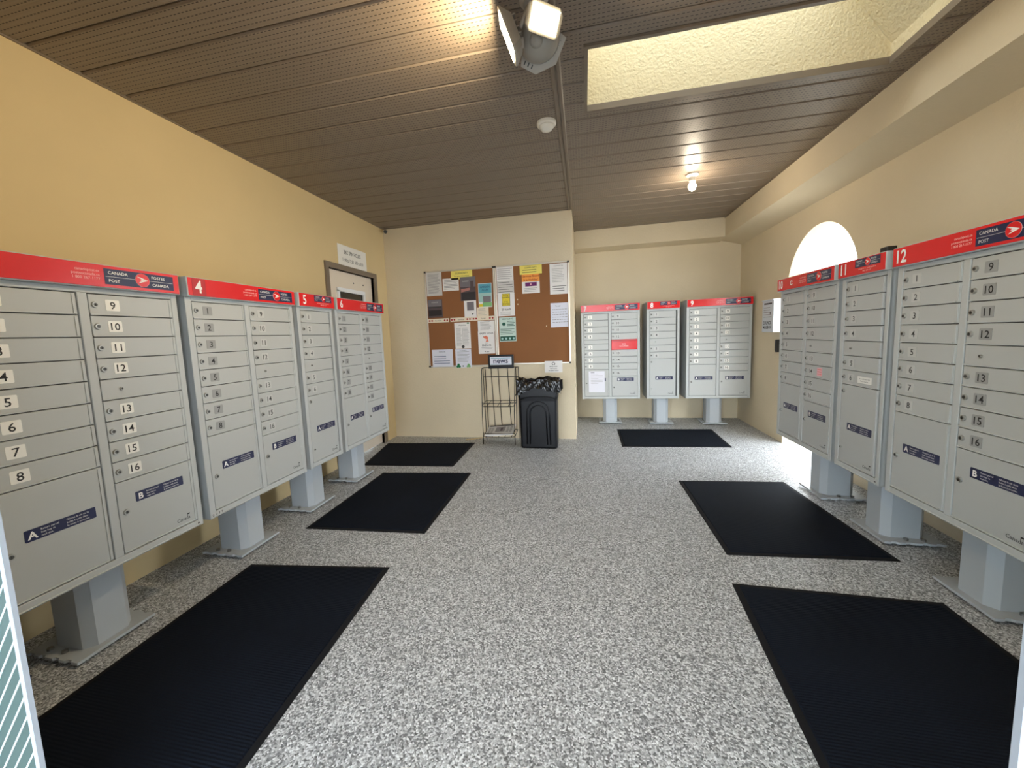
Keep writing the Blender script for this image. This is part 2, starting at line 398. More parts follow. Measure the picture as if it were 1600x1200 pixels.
# skylight well: plastered shaft, right side leaning inwards
fr = MB()
for a in ((KX0 - 0.022, KX1 + 0.022, KY0 - 0.022, KY0), (KX0 - 0.022, KX1 + 0.022, KY1, KY1 + 0.022), (KX0 - 0.022, KX0, KY0, KY1), (KX1, KX1 + 0.022, KY0, KY1)):
    fr.box(a[0], a[1], a[2], a[3], ZC - 0.008, ZC + 0.03, M['trim_taupe'])
struct(fr, 'trim_skylight')
ZT = 3.28; kx_top = 1.40; zlip = 2.835
well = MB()
t = 0.05
e = 0.006
well.box(KX0 - t, KX1 + t, KY1 + e, KY1 + t, ZC + 0.012, ZT, M['stucco'])
well.box(KX0 - t, KX1 + t, KY0 - t, KY0 - e, ZC + 0.012, ZT, M['stucco'])
well.box(KX0 - t, KX0 - e, KY0, KY1, ZC + 0.012, ZT, M['stucco'])
well.prism([(KX1 + e, ZC + 0.012), (KX1 + e, zlip), (kx_top, ZT), (KX1 + t, ZT), (KX1 + t, ZC + 0.012)], lambda a, b, d: (a, d, b), KY0 - e, KY1 + e, M['stucco'])
struct(well, 'trim_skylight_well')
dm = MB(); nx, ny = 12, 6
dv = []
for j in range(ny + 1):
    for i in range(nx + 1):
        u, v_ = i / nx, j / ny
        dv.append((KX0 - 0.03 + (kx_top + 0.06 - KX0) * u, KY0 - 0.03 + (KY1 - KY0 + 0.06) * v_, ZT + 0.005 + 0.16 * (math.sin(math.pi * u) * math.sin(math.pi * v_)) ** 0.5))
dm.add(dv, [(j * (nx + 1) + i, j * (nx + 1) + i + 1, (j + 1) * (nx + 1) + i + 1, (j + 1) * (nx + 1) + i) for j in range(ny) for i in range(nx)], M['dome'])
struct(dm, 'window_1', smooth=True)

# front: glazed entrance in white frames, camera stands in its open doorway
JL, JR = -1.306, 0.5435
def frame(mb, x0, x1, z0, z1, w_, y0=YF - 0.010, y1=YF):
    mb.box(x0, x1, y0, y1, z0, z0 + w_, M['frame_paint']).box(x0, x1, y0, y1, z1 - w_, z1, M['frame_paint'])
    mb.box(x0, x0 + w_, y0, y1, z0 + w_, z1 - w_, M['frame_paint']).box(x1 - w_, x1, y0, y1, z0 + w_, z1 - w_, M['frame_paint'])
sl = MB(); frame(sl, XL + 0.002, JL, 0.0, 2.12, 0.014); wleft = struct(sl, 'window_2')
gl = MB().box(XL + 0.016, JL - 0.014, YF - 0.006, YF - 0.002, 0.014, 2.106, M['glass_tint']); gl.obj('pane', wleft)
sg = MB()
for i in range(-40, 45):                       # diagonal frosted bands etched on the pane
    zb_ = i * 0.0485
    x0, x1 = XL + 0.05, JL - 0.016
    pts = []
    for xx, zz in ((x0, zb_ + (x0 - JL) * 1.40), (x1, zb_ + (x1 - JL) * 1.40)): pts.append((xx, zz))
    (xa, za), (xb, zb2) = pts
    za += 1.0; zb2 += 1.0
    if zb2 > 2.08:
        xb -= (zb2 - 2.08) / 1.40; zb2 = 2.08
    if za < 0.03:
        xa += (0.03 - za) / 1.40; za = 0.03
    if xb - xa < 0.02: continue
    hw = 0.0042
    sg.prism([(xa, za - hw), (xb, zb2 - hw), (xb, zb2 + hw), (xa, za + hw)], lambda a, b, d: (a, d, b), YF - 0.0075, YF - 0.006, M['frost_stripe'])
o = sg.obj('etched_stripe', wleft); o['kind'] = 'stuff'
sr = MB(); frame(sr, JR, XR - 0.002, 0.0, 2.12, 0.014); wright = struct(sr, 'window_3')
MB().box(JR + 0.014, XR - 0.016, YF - 0.006, YF - 0.002, 0.014, 2.106, M['glass']).obj('pane', wright)
struct(MB().box(XL, XR, YF, YF + 0.12, 2.122, ZC + 0.1, M['wall']).box(JR + 0.5, XR, YF + 0.02, YF + 0.12, 0, 2.122, M['wall'])
       .box(XL, JL - 0.5, YF + 0.02, YF + 0.12, 0, 2.122, M['wall']), 'wall_front')
# unseen porch put in to cut daylight from the front
struct(MB().box(XL - 0.3, XR + WT, -3.3, YF + 0.12, 2.45, 2.60, M['added_porch']).box(XL - 0.3, XL - 0.16, -3.3, YF, 0, 2.45, M['added_porch']).box(XR + 0.02, XR + WT, -3.3, YF, 0, 2.45, M['added_porch']), 'trim_added_porch')

struct(MB().box(XR + WT, XR + WT + 1.1, 0.0, 8.0, 2.30, 2.42, M['wall']), 'trim_added_eave')  # unseen eave, added to keep sky light off the arch's inner face

# left wall door: taupe frame, cream leaf, dark glazed upper pane
d1 = MB()
d1.box(XL - 0.14, XL + 0.018, DY0 - 0.055, DY0, 0, DZ + 0.055, M['trim_taupe']).box(XL - 0.14, XL + 0.018, DY1, DY1 + 0.055, 0, DZ + 0.055, M['trim_taupe'])
d1.box(XL - 0.14, XL + 0.018, DY0, DY1, DZ, DZ + 0.055, M['trim_taupe'])
dr = struct(d1, 'door_1')
WY0, WY1, WZ0, WZ1 = 3.83, 4.32, 1.30, 1.86
lf = MB()
lx0, lx1 = XL - 0.075, XL - 0.03
lf.box(lx0, lx1, DY0 + 0.004, WY0, 0.008, DZ - 0.004, M['door_paint']).box(lx0, lx1, WY1, DY1 - 0.004, 0.008, DZ - 0.004, M['door_paint'])
lf.box(lx0, lx1, WY0, WY1, 0.008, WZ0, M['door_paint']).box(lx0, lx1, WY0, WY1, WZ1, DZ - 0.004, M['door_paint'])
leaf = lf.obj('door_leaf', dr)
vf = MB()
for a in ((WY0 - 0.03, WY1 + 0.03, WZ1 - 0.012, WZ1 + 0.03), (WY0 - 0.03, WY1 + 0.03, WZ0 - 0.03, WZ0 + 0.012), (WY0 - 0.03, WY0 + 0.012, WZ0, WZ1), (WY1 - 0.012, WY1 + 0.03, WZ0, WZ1)):
    vf.box(lx1 - 0.002, lx1 + 0.012, a[0], a[1], a[2], a[3], M['white_paint'])
vf.obj('glazing_frame', leaf)
MB().box(lx0 + 0.01, lx1 - 0.012, WY0, WY1, WZ0, WZ1, M['glass_dark']).obj('pane', leaf)
for yy in (4.13, 4.33): MB().cyl((lx1 - 0.001, yy, 1.965), (lx1 + 0.006, yy, 1.965), 0.008, M['ink_dark']).obj('screw_cap', leaf)

# ------------------------------------------------------------------ mailbox units
W16, W8, ZB, ZH, ZTOP, DEP = 0.77, 0.407, 0.374, 1.5734, 1.672, 0.40
ROW0, RP = 1.549, 0.0905
_mc = {}
def cached(key, fn, smooth=False):
    if key not in _mc: _mc[key] = fn().mesh(key[0], smooth)
    return _mc[key]

def door_mb(w_, h_):
    mb = MB(); g = 0.002
    mb.bevbox(g, w_ - g, 0.0, 0.012, g, h_ - g, M['grey_door'], 0.0015)
    mb.bevbox(w_ - 0.016, w_ - 0.006, -0.003, 0.001, g + 0.004, h_ - g - 0.004, M['grey'], 0.001)      # hinge bead
    mb.bevbox(g, w_ - 0.02, -0.0035, 0.001, g, g + 0.006, M['grey'], 0.001)                             # lower lip
    return mb
def lock_mb(r=0.013):
    mb = MB(); mb.cyl((0, 0, 0), (0, -0.007, 0), r, M['chrome'], 16, r * 0.86)
    mb.cyl((0, -0.007, 0), (0, -0.0075, 0), r * 0.56, M['keyring'], 12)
    mb.box(-0.0012, 0.0012, -0.0085, -0.0074, -0.0045, 0.0045, M['keyhole']); return mb
def plate_mb(t, style):
    mb = MB(); mb.rrect(-0.0265, 0.0265, -0.0235, 0.0235, 0, M[style], 0.004, 0.0012, 3)
    mb.text(t, 0, 0, -0.0018, 0.031, M['black_print'], 'c', 0.010); return mb
def ab_mb(letter):
    mb = MB(); w_, h_ = 0.217, 0.045
    mb.rrect(0, w_, 0, h_, 0, M['navy'], 0.004, 0.001, 3)
    mb.text(letter, 0.022, h_ / 2, -0.0016, 0.027, M['white_print'], 'c', 0.025)
    for i, (a, b) in enumerate((('Return parcel', 'Glissez la clé de la'), ('box key in', 'boîte à colis dans'), ('mail slot.', 'la fente à courrier.'))):
        z = h_ - 0.0105 - i * 0.0120
        mb.text(a, 0.046, z, -0.0016, 0.0068, M['white_print'], 'l', maxw=0.068 if i == 0 else None)
        mb.text(b, 0.122, z, -0.0016, 0.0068, M['white_print'], 'l', maxw=0.088)
    return mb
def wordmark_mb():
    mb = MB(); mb.text('Canada', 0, 0, -0.0006, 0.0165, M['black_print'], 'r', 0.006, wide=0.95)
    mb.box(-0.0125, -0.0115, -0.0008, -0.0004, 0.007, 0.020, M['black_print']).box(-0.0115, -0.0005, -0.0008, -0.0004, 0.0135, 0.020, M['black_print'])
    return mb
def logo_mb(w_, h_):
    mb = MB(); mb.box(0, w_, -0.0008, 0, 0, h_, M['navy'])
    mb.box(0.004, w_ - 0.004, -0.0012, -0.0008, h_ / 2 - 0.0006, h_ / 2 + 0.0006, M['white_print'])
    c = w_ / 2 + 0.004; r = h_ * 0.44
    mb.cyl((c, -0.0008, h_ / 2), (c, -0.0018, h_ / 2), r * 1.03, M['pale_red_print'], 28); mb.cyl((c, -0.0018, h_ / 2), (c, -0.0024, h_ / 2), r, M['red'], 28)
    # winged chevron pointing right
    for q in ([(-0.80, 0.46), (-0.30, 0.42), (0.78, 0.02), (0.10, 0.0), (-0.34, 0.02), (-0.10, 0.16)], [(0.78, -0.02), (-0.62, -0.50), (-0.40, -0.28), (-0.10, -0.16), (-0.34, -0.03), (0.10, -0.02)]):
        mb.prism([(c + a * r, h_ / 2 + b * r) for a, b in q], lambda a, b, d: (a, d, b), -0.0030, -0.0024, M['white_print'])
    th = h_ * 0.19; lw = w_ * 0.345; x0 = w_ * 0.05; x1 = w_ * 0.655
    mb.text('CANADA', x0, h_ * 0.755, -0.0016, th, M['white_print'], 'l', 0.006, maxw=lw)
    mb.text('POST', x0, h_ * 0.25, -0.0016, th, M['white_print'], 'l', 0.006, maxw=lw * 0.62)
    mb.text('POSTES', x1, h_ * 0.755, -0.0016, th, M['white_print'], 'l', 0.006, maxw=lw * 0.82)
    mb.text('CANADA', x1, h_ * 0.25, -0.0016, th, M['white_print'], 'l', 0.006, maxw=lw * 0.90)
    return mb
def oct_ring(cx, hw, y0, y1, ch, z):
    return [(cx - hw + ch, y0, z), (cx + hw - ch, y0, z), (cx + hw, y0 + ch, z), (cx + hw, y1 - ch, z), (cx + hw - ch, y1, z), (cx - hw + ch, y1, z), (cx - hw, y1 - ch, z), (cx - hw, y0 + ch, z)]
def pedestal_mb():
    mb = MB(); mb.frustum(oct_ring(0, 0.094, 0.108, 0.325, 0.036, 0.026), oct_ring(0, 0.094, 0.108, 0.325, 0.036, ZB + 0.005), M['pedestal']); return mb
def base_mb():
    mb = MB(); h = 0.1535; pts = [(-h, 0.076), (h, 0.076)]
    def notch(x, sgn, ys):
        o_ = []
        for y in ys:
            o_ += [(x, y - 0.018 * (1 if sgn > 0 else -1)), (x - 0.008 * sgn, y - 0.010 * (1 if sgn > 0 else -1)), (x - 0.008 * sgn, y + 0.010 * (1 if sgn > 0 else -1)), (x, y + 0.018 * (1 if sgn > 0 else -1))]
        return o_
    pts += notch(h, 1, (0.13, 0.20, 0.28, 0.345)) + [(h, 0.375), (-h, 0.375)] + notch(-h, -1, (0.345, 0.28, 0.20, 0.13))
    mb.prism(pts, lambda a, b, d: (a, b, d), 0.014, 0.026, M['pedestal']); return mb
def bolt_mb():
    mb = MB(); mb.cyl((0, 0, 0), (0, 0, 0.034), 0.006, M['steel'], 8); mb.cyl((0, 0, 0.026), (0, 0, 0.037), 0.012, M['steel'], 6); return mb

UNITS = []
def unit(num, loc, rz, kind, label, styles, gap7=False, wide_plates=False):
    w_ = W16 if kind == 16 else W8
    U = thing('mailbox_cluster', label, 'mailbox', loc, rz, 'community mailbox units')
    # carcass with raised face frame
    def carcass():
        mb = MB(); mb.box(0.002, w_ - 0.002, 0.010, DEP, ZB + 0.004, ZH + 0.002, M['grey_dark'])
        mb.box(0, 0.0035, 0.0, DEP, ZB, ZH, M['grey']).box(w_ - 0.0035, w_, 0.0, DEP, ZB, ZH, M['grey']).box(0, w_, 0.0, DEP, ZB, ZB + 0.005, M['grey']).box(0, w_, DEP, DEP + 0.004, ZB, ZH, M['grey'])
        f0 = -0.002
        mb.bevbox(0, 0.034, f0, 0.011, ZB, ZH, M['grey'], 0.002).bevbox(w_ - 0.028, w_, f0, 0.011, ZB, ZH, M['grey'], 0.002)
        mb.bevbox(0.034, w_ - 0.028, f0, 0.011, ZB, 0.409, M['grey'], 0.002).bevbox(0.034, w_ - 0.028, f0, 0.011, 1.551, ZH, M['grey'], 0.002)
        mb.bevbox(0.030, w_ - 0.024, -0.006, 0.0, ZB + 0.004, ZB + 0.010, M['grey'], 0.002)
        if kind == 16: mb.bevbox(0.366, 0.400, f0, 0.011, 0.409, 1.551, M['grey'], 0.002)
        return mb
    put('cabinet_body', cached(('cabinet_body', kind), carcass), U)
    # doors
    cols = [(0.036, 0.364)] + ([(0.402, 0.744)] if kind == 16 else [])
    def add_door(ci, z1, z0, n=None, style=None, name='compartment_door', lockpos=None, off=False):
        x0, x1 = cols[ci]; dw, dh = round(x1 - x0, 4), round(z1 - z0, 4)
        D = put(name, cached((name, dw, dh), lambda: door_mb(dw, dh)), U, (x0, 0, z0))
        if lockpos is None: lockpos = (0.021, dh / 2)
        r = 0.013
        if n is not None:
            put('number_plate', cached(('number_plate', n, style), lambda: plate_mb(n, style)), D, (0.086, 0, dh / 2))
        if off: lockpos = (0.075, dh / 2); r = 0.007
        put('lock', cached(('lock', r), lambda: lock_mb(r)), D, (lockpos[0], 0, lockpos[1]))
        return D
    Z = lambda i: round(ROW0 - RP * i, 4)
    doors = {}
    if kind == 16:
        if gap7:
            zz = ROW0; rp = 0.0885
            for i in range(8):
                if i == 4:
                    g = put('filler_strip', cached(('filler_strip', 7), lambda: MB().bevbox(0.002, 0.326, 0.001, 0.012, 0.002, 0.054, M['grey_door'], 0.0015)), U, (0.036, 0, zz - 0.056)); zz -= 0.056
                doors[i + 1] = add_door(0, round(zz, 4), round(zz - rp, 4), str(i + 1), styles[0]); zz -= rp
            zz_a = zz
        else:
            for i in range(8): doors[i + 1] = add_door(0, Z(i), Z(i + 1), str(i + 1), styles[0])
            zz_a = Z(8)
        A = add_door(0, round(zz_a, 4), 0.412, name='parcel_door', lockpos=(0.028, 0.594 - 0.412))
        for i in range(4): doors[9 + i] = add_door(1, Z(i), Z(i + 1), str(9 + i), styles[1])
        ex = 0.045 if gap7 else 0.0
        S = add_door(1, Z(4), round(Z(5) - ex, 4), name='mail_slot_door', off=True)
        for i in range(4):
            doors[13 + i] = add_door(1, round(Z(5 + i) - ex, 4), round(Z(6 + i) - ex, 4), str(13 + i), styles[1])
        B = add_door(1, round(Z(9) - ex, 4), 0.412, name='parcel_door', lockpos=(0.028, 0.594 - 0.412 - (0.06 if gap7 else 0)))
        put('parcel_label', cached(('parcel_label', 'A'), lambda: ab_mb('A')), A, (0.106 - 0.036, 0, 0.622 - 0.412))
        put('parcel_label', cached(('parcel_label', 'B'), lambda: ab_mb('B')), B, (0.474 - 0.402, 0, 0.622 - 0.412))
        put('wordmark', cached(('wordmark',), wordmark_mb), B, (0.705 - 0.402, 0, 0.447 - 0.412))
        doors['A'], doors['B'], doors['S'] = A, B, S
    else:
        for i in range(4): doors[i + 1] = add_door(0, Z(i), Z(i + 1), str(i + 1), styles[0])
        doors['S'] = add_door(0, Z(4), Z(5), name='mail_slot_door', off=True)
        for i in range(2): doors[5 + i] = add_door(0, Z(5 + i), Z(6 + i), str(5 + i), styles[0])
        A = add_door(0, Z(7), 0.412, name='parcel_door', lockpos=(0.024, 0.872 - 0.412))
        put('lock', cached(('lock', 0.007), lambda: lock_mb(0.007)), A, (0.026, 0, 0.508 - 0.412))
        put('parcel_label', cached(('parcel_label', 'A'), lambda: ab_mb('A')), A, (0.110 - 0.036, 0, 0.632 - 0.412))
        put('wordmark', cached(('wordmark',), wordmark_mb), A, (0.335 - 0.036, 0, 0.447 - 0.412))
        doors['A'] = A
    # header
    HF = -0.031
    H = put('header', cached(('header', kind), lambda: MB().bevbox(-0.0015, w_ + 0.0015, HF + 0.002, DEP, ZH, ZTOP, M['grey'], 0.003)), U)
    put('header_face', cached(('header_face', kind), lambda: MB().bevbox(0.003, w_ - 0.003, HF, HF + 0.003, ZH + 0.004, ZTOP - 0.004, M['red'], 0.001)), H)
    nb = MB()
    if num in ('4',): nb.box(0.025, 0.100, HF - 0.0006, HF, ZH + 0.006, ZTOP - 0.006, M['red_dark'])
    nb.text(num, 0.032 if len(num) > 1 else 0.040, (ZH + ZTOP) / 2 + 0.002, HF - 0.0012, 0.063, M['white_print'], 'l', 0.020, wide=0.86)
    nb.obj('unit_number', H)
    def contact():
        mb = MB()
        if kind == 16:
            for i, t_ in enumerate(('canadapost.ca', 'postescanada.ca', '1 800 267-1177')):
                mb.text(t_, 0.436, 1.6425 - i * 0.0165, HF - 0.0008, 0.0105, M['pale_red_print'], 'r', 0.004, maxw=0.104)
        else:
            mb.text('canadapost.ca  postescanada.ca', 0.265, 1.608, HF - 0.0008, 0.008, M['pale_red_print'], 'c', 0.004, maxw=0.205)
            mb.text('1 800 267-1177', 0.265, 1.594, HF - 0.0008, 0.008, M['pale_red_print'], 'c', 0.004, maxw=0.1)
        return mb
    put('contact_lettering', cached(('contact_lettering', kind), contact), H)
    if kind == 16: put('logo_panel', cached(('logo_panel', 16), lambda: logo_mb(0.288, 0.066)), H, (0.452, HF, 1.590))
    else: put('logo_panel', cached(('logo_panel', 8), lambda: logo_mb(0.205, 0.046)), H, (0.163, HF, 1.618))
    # pedestal
    pc = w_ / 2
    PD = put('pedestal', cached(('pedestal',), pedestal_mb), U, (pc, 0, 0))
    BP = put('base_plate', cached(('base_plate',), base_mb), U, (pc, 0, 0))
    for sx_ in (-0.118, 0.118):
        for yy in (0.205, 0.290): put('bolt', cached(('bolt',), bolt_mb), BP, (sx_, yy, 0))
    UNITS.append((num, U, doors)); return U, doors, H

UXL, UXR, UYB = -1.9991, 1.6086, 5.6265
H90 = math.pi / 2
L3, L4, L5, L6 = 1.6278 - W16, 1.6697, 2.4825, 2.9287
unit('3', (UXL, L3, 0), H90, 16, 'grey sixteen box mailbox unit with white number plates, nearest on the left wall', ('plate_white', 'plate_white'))
u4, d4, h4 = unit('4', (UXL, L4, 0), H90, 16, 'grey mailbox unit under red header numbered 4 on the left', ('plate_grey', 'plate_pale'))
unit('5', (UXL, L5, 0), H90, 8, 'narrow single column mailbox unit numbered 5 on the left wall', ('plate_pale', 'plate_pale'))
unit('6', (UXL, L6, 0), H90, 16, 'grey mailbox unit under header numbered 6, in front of the side door', ('plate_grey', 'plate_grey'))
u7, d7, h7 = unit('7', (-0.037, UYB, 0), 0, 16, 'grey mailbox unit numbered 7 with bright red mail slot', ('plate_white', 'plate_pale'), gap7=True)
unit('8', (0.8217, UYB, 0), 0, 8, 'narrow single column mailbox unit numbered 8, middle of three in the back recess', ('plate_pale', 'plate_pale'))
unit('9', (1.3130, UYB, 0), 0, 16, 'grey mailbox unit numbered 9 with white plates in back right corner', ('plate_white', 'plate_white'))
u10, d10, h10 = unit('10', (UXR, 3.0013 + W16, 0), -H90, 16, 'grey mailbox unit numbered 10 standing in front of the arched doorway', ('plate_pale', 'plate_pale'))
u11, d11, h11 = unit('11', (UXR, 2.5556 + W8, 0), -H90, 8, 'narrow single column mailbox unit numbered 11 with white sticker on the right', ('plate_pale', 'plate_pale'))
unit('12', (UXR, 2.5073, 0), -H90, 16, 'grey mailbox unit under red header numbered 12, nearest on the right', ('plate_pale', 'plate_grey'))

# individual marks
s4 = MB().box(0.008, 0.078, -0.0028, -0.002, ZB + 0.007, ZB + 0.029, M['plate_pale'])
for i, ch in enumerate('0037'): s4.text(ch, 0.016 + i * 0.018, ZB + 0.018, -0.0034, 0.013, M['black_print'], 'c', 0.01)
s4.obj('serial_sticker', u4)
for num, U, dd in UNITS:
    if num in ('3', '9', '11', '12'):
        ww = W8 if num == '11' else W16
        MB().box(ww - 0.040, ww - 0.012, -0.0028, -0.002, ZB + 0.012, ZB + 0.024, M['plate_pale']).box(ww - 0.032, ww - 0.020, -0.0032, -0.0028, ZB + 0.015, ZB + 0.021, M['ink_dark']).obj('serial_sticker', U)
fp = MB().bevbox(0, 0.336, -0.014, 0.002, 0, 0.140, M['red'], 0.004)
fp.box(0.004, 0.332, -0.0145, -0.013, 0.120, 0.136, M['red_dark'])
for i in range(2): fp.text(('MAIL', 'COURRIER')[i], 0.165, 0.078 - 0.026 * i, -0.0150, 0.017, M['pale_red_print'], 'c', 0.01)
fp.box(0.012, 0.324, -0.0152, -0.0140, 0.112, 0.116, M['red_dark'])
tag(fp.obj('slot_flap', d7['S'], (-0.001, 0, -0.001)), 'bright red mail slot flap')
MB().box(0.150, 0.270, -0.0014, -0.0006, 0.022, 0.062, M['plate_white']).text('No unaddressed mail', 0.210, 0.049, -0.002, 0.0075, M['black_print'], 'c', maxw=0.11).text('Pas de courrier', 0.210, 0.035, -0.002, 0.0075, M['black_print'], 'c', maxw=0.1).obj('sticker', d11[6])
pk = MB().box(0.165, 0.225, -0.0014, -0.0006, 0.018, 0.076, M['pink'])
for i in range(3): pk.box(0.172, 0.218, -0.0018, -0.0014, 0.062 - 0.016 * i, 0.066 - 0.016 * i, M['ink_orange'])
pk.obj('sticker', d10[14])
mk = MB().cyl((0.23, -0.031, 1.623), (0.23, -0.0318, 1.623), 0.019, M['white_print'], 18).cyl((0.232, -0.0318, 1.623), (0.232, -0.0324, 1.623), 0.011, M['red'], 14).box(0.238, 0.256, -0.0325, -0.0318, 1.618, 1.628, M['red'])
mk.obj('round_sticker', h10)

# black box on top of the narrow unit, paper taped on unit 7
bxo = MB(); bxo.bevbox(0.0, 0.06, 0.0, 0.05, 0, 0.060, M['cap_black'], 0.006).box(0.01, 0.05, -0.002, 0.0, 0.008, 0.012, M['steel'])
tag(put('metal_box', bxo.mesh('metal_box'), None, (1.725, 2.850, ZTOP), -H90), 'small dark metal box lying on top of mailbox unit 11', 'box')
nt_ = MB(); nt_.box(0, 0.216, -0.0012, 0, 0, 0.294, M['paper_blue'])
for i in range(7): nt_.box(0.03, 0.03 + (0.16 if i % 3 else 0.10), -0.0018, -0.0012, 0.255 - i * 0.022, 0.258 - i * 0.022, M['ink_grey'])
nt_.box(0.03, 0.08, -0.0018, -0.0012, 0.272, 0.278, M['ink_dark'])
tag(nt_.obj('taped_note', None, (0.054, UYB - 0.005, 0.468)), 'white handwritten note taped on the lower left door of unit 7', 'note')

# ------------------------------------------------------------------ floor mats
def floor_mat(name, pts, label):
    T = thing(name, label, 'mat', (pts[0][0], pts[0][1], 0), 0, 'black floor mats')
    ox, oy = pts[0]
    q = [(a - ox, b - oy) for a, b in pts]; cx = sum(a for a, b in q) / 4; cy = sum(b for a, b in q) / 4
    def inset(d): return [(a + math.copysign(d, cx - a), b + math.copysign(d, cy - b)) for a, b in q]
    e = MB(); e.frustum([(a, b, 0.0) for a, b in q], [(a, b, 0.005) for a, b in inset(0.006)], M['mat_edge']); e.obj('rubber_edge', T)
    e = MB(); e.frustum([(a, b, 0.004) for a, b in inset(0.026)], [(a, b, 0.009) for a, b in inset(0.032)], M['pile']); e.obj('pile', T)
floor_mat('floor_mat', [(-1.945, 0.66), (-1.040, 0.68), (-1.118, 1.965), (-1.975, 1.868)], 'large black ribbed mat nearest on the left, before units 3 and 4')
floor_mat('floor_mat', [(-1.955, 2.315), (-1.070, 2.365), (-1.083, 3.55), (-1.972, 3.462)], 'black ribbed mat before units 5 and 6 on the left')
floor_mat('floor_mat', [(-2.31, 3.655), (-1.323, 3.711), (-1.335, 4.60), (-2.46, 4.50)], 'black mat at the side door by the notice board wall')
floor_mat('floor_mat', [(0.401, 4.565), (1.555, 4.615), (1.582, 5.444), (0.409, 5.388)], 'black mat lying before the back recess mailboxes')
floor_mat('floor_mat', [(0.782, 2.375), (1.660, 2.435), (1.604, 3.603), (0.774, 3.542)], 'black mat on the right before units 10 and 11')
floor_mat('floor_mat', [(0.622, 0.66), (1.60, 0.68), (1.594, 2.088), (0.716, 2.10)], 'large black ribbed mat nearest on the right, before unit 12')

# ------------------------------------------------------------------ cork boards and notices
YW = YP - 0.0005
def cork_board(x0, x1, z0, z1, label):
    T = thing('cork_board', label, 'notice board', ((x0 + x1) / 2, YW, z0), 0, 'cork notice boards')
    h = (x1 - x0) / 2; H = z1 - z0; r = 0.018
    MB().box(-h + 0.004, h - 0.004, -0.008, 0, 0.004, H - 0.004, M['cork']).obj('cork_panel', T)
    for a in ((-h, h, 0, r), (-h, h, H - r, H)): MB().bevbox(a[0], a[1], -0.016, 0, a[2], a[3], M['alu'], 0.003).obj('rail', T)
    for a in ((-h, -h + r), (h - r, h)): MB().bevbox(a[0], a[1], -0.016, 0, r, H - r, M['alu'], 0.003).obj('rail', T)
    for sx_ in (-1, 1):
        for zz in (0, H - 0.022):
            a = sorted((sx_ * (h + 0.002), sx_ * (h - 0.024)))
            MB().bevbox(a[0], a[1], -0.0185, 0, zz - 0.001, zz + 0.023, M['cap_black'], 0.004).obj('corner_cap', T)
cork_board(-1.982, -1.066, 0.930, 2.156, 'left framed cork notice board crowded with papers')
cork_board(-1.062, -0.158, 0.942, 2.156, 'right framed cork notice board, mostly bare cork')

def sheet(x0, x1, z0, z1, m, label, name='notice_sheet', cat='notice', draw=None, layer=0, tilt=0.0):
    mb = MB(); w_, h_ = x1 - x0, z1 - z0
    mb.box(0, w_, -0.0012, 0, 0, h_, m)
    if draw: draw(mb, w_, h_)
    y = YW - 0.0085 - 0.0016 * layer
    o_ = mb.obj(name, None, (x0, y, z0)); o_.rotation_euler = (0, tilt, 0)
    return tag(o_, label, cat, 'papers pinned on the cork boards')
def lines(mb, w_, h_, z1, z0, n, m='ink_grey', t_=0.004, l=0.1, r=0.9, seed=1):
    rnd = random.Random(seed); step = (z1 - z0) / max(1, n)
    for i in range(n):
        z = (z1 - step * (i + 0.5)) * h_
        mb.box(l * w_, (r - rnd.random() * 0.25 * (r - l)) * w_, -0.0016, -0.0012, z - t_ / 2, z + t_ / 2, M[m])
def blk(mb, w_, h_, a, b, c, d, m):
    mb.lay = getattr(mb, 'lay', 0) + 1
    mb.box(a * w_, b * w_, -0.00135 - 0.00012 * mb.lay, -0.0012, c * h_, d * h_, M[m])
TY = -0.0024
sheet(-1.958, -1.750, 1.845, 2.138, M['paper_grey'], 'grey printed list at the top left corner of left board', draw=lambda m, w, h: (lines(m, w, h, .95, .1, 18, 'ink_grey', .005, .1, .9, 3),))
sheet(-1.737, -1.527, 1.896, 2.050, M['paper'], 'small landscape notice beside the grey printed list', draw=lambda m, w, h: lines(m, w, h, .9, .1, 7, 'ink_grey', .006, .08, .95, 4))
sheet(-1.624, -1.346, 2.030, 2.137, M['yellow'], 'yellow heading slip on the left board', draw=lambda m, w, h: (m.text('COMMUNITY', w / 2, h * .70, TY, .022, M['ink_dark'], 'c', maxw=w * .6), m.text('For your information', w / 2, h * .38, TY, .016, M['ink_dark'], 'c', maxw=w * .75)))
def poster_dark(m, w, h):
    blk(m, w, h, 0, 1, .58, 1, 'photo_grey'); blk(m, w, h, .06, .94, .03, .36, 'photo_black')
    m.prism([(0.05 * w, .36 * h), (.62 * w, .44 * h), (.62 * w, .54 * h), (0.05 * w, .50 * h)], lambda a, b, d: (a, d, b), -.0021, -.0012, M['photo_pink'])
    blk(m, w, h, .66, .86, .44, .82, 'photo_dark'); m.text('MARKET', w * .36, h * .82, -.0024, .016, M['paper_grey'], 'c')
sheet(-1.509, -1.308, 1.760, 2.054, M['photo_dark'], 'dark photo poster with a rose band under the yellow slip', 'poster', 'poster', poster_dark, 1)
def poster_teal(m, w, h):
    blk(m, w, h, .02, .98, .60, .98, 'teal'); blk(m, w, h, .02, .98, .22, .60, 'teal_pale'); blk(m, w, h, .35, .92, .20, .46, 'photo_grey'); blk(m, w, h, .02, .98, .02, .14, 'sign_yellow'); blk(m, w, h, .3, .98, .02, .20, 'shamrock_pale')
    m.text('GARDEN', w / 2, h * .85, TY, .022, M['ink_blue'], 'c', .01); m.text('CLUB', w / 2, h * .73, TY, .022, M['ink_blue'], 'c', .01)
sheet(-1.278, -1.106, 1.668, 1.960, M['paper'], 'teal and yellow leaflet hanging near the middle rail', 'leaflet', 'leaflet', poster_teal)
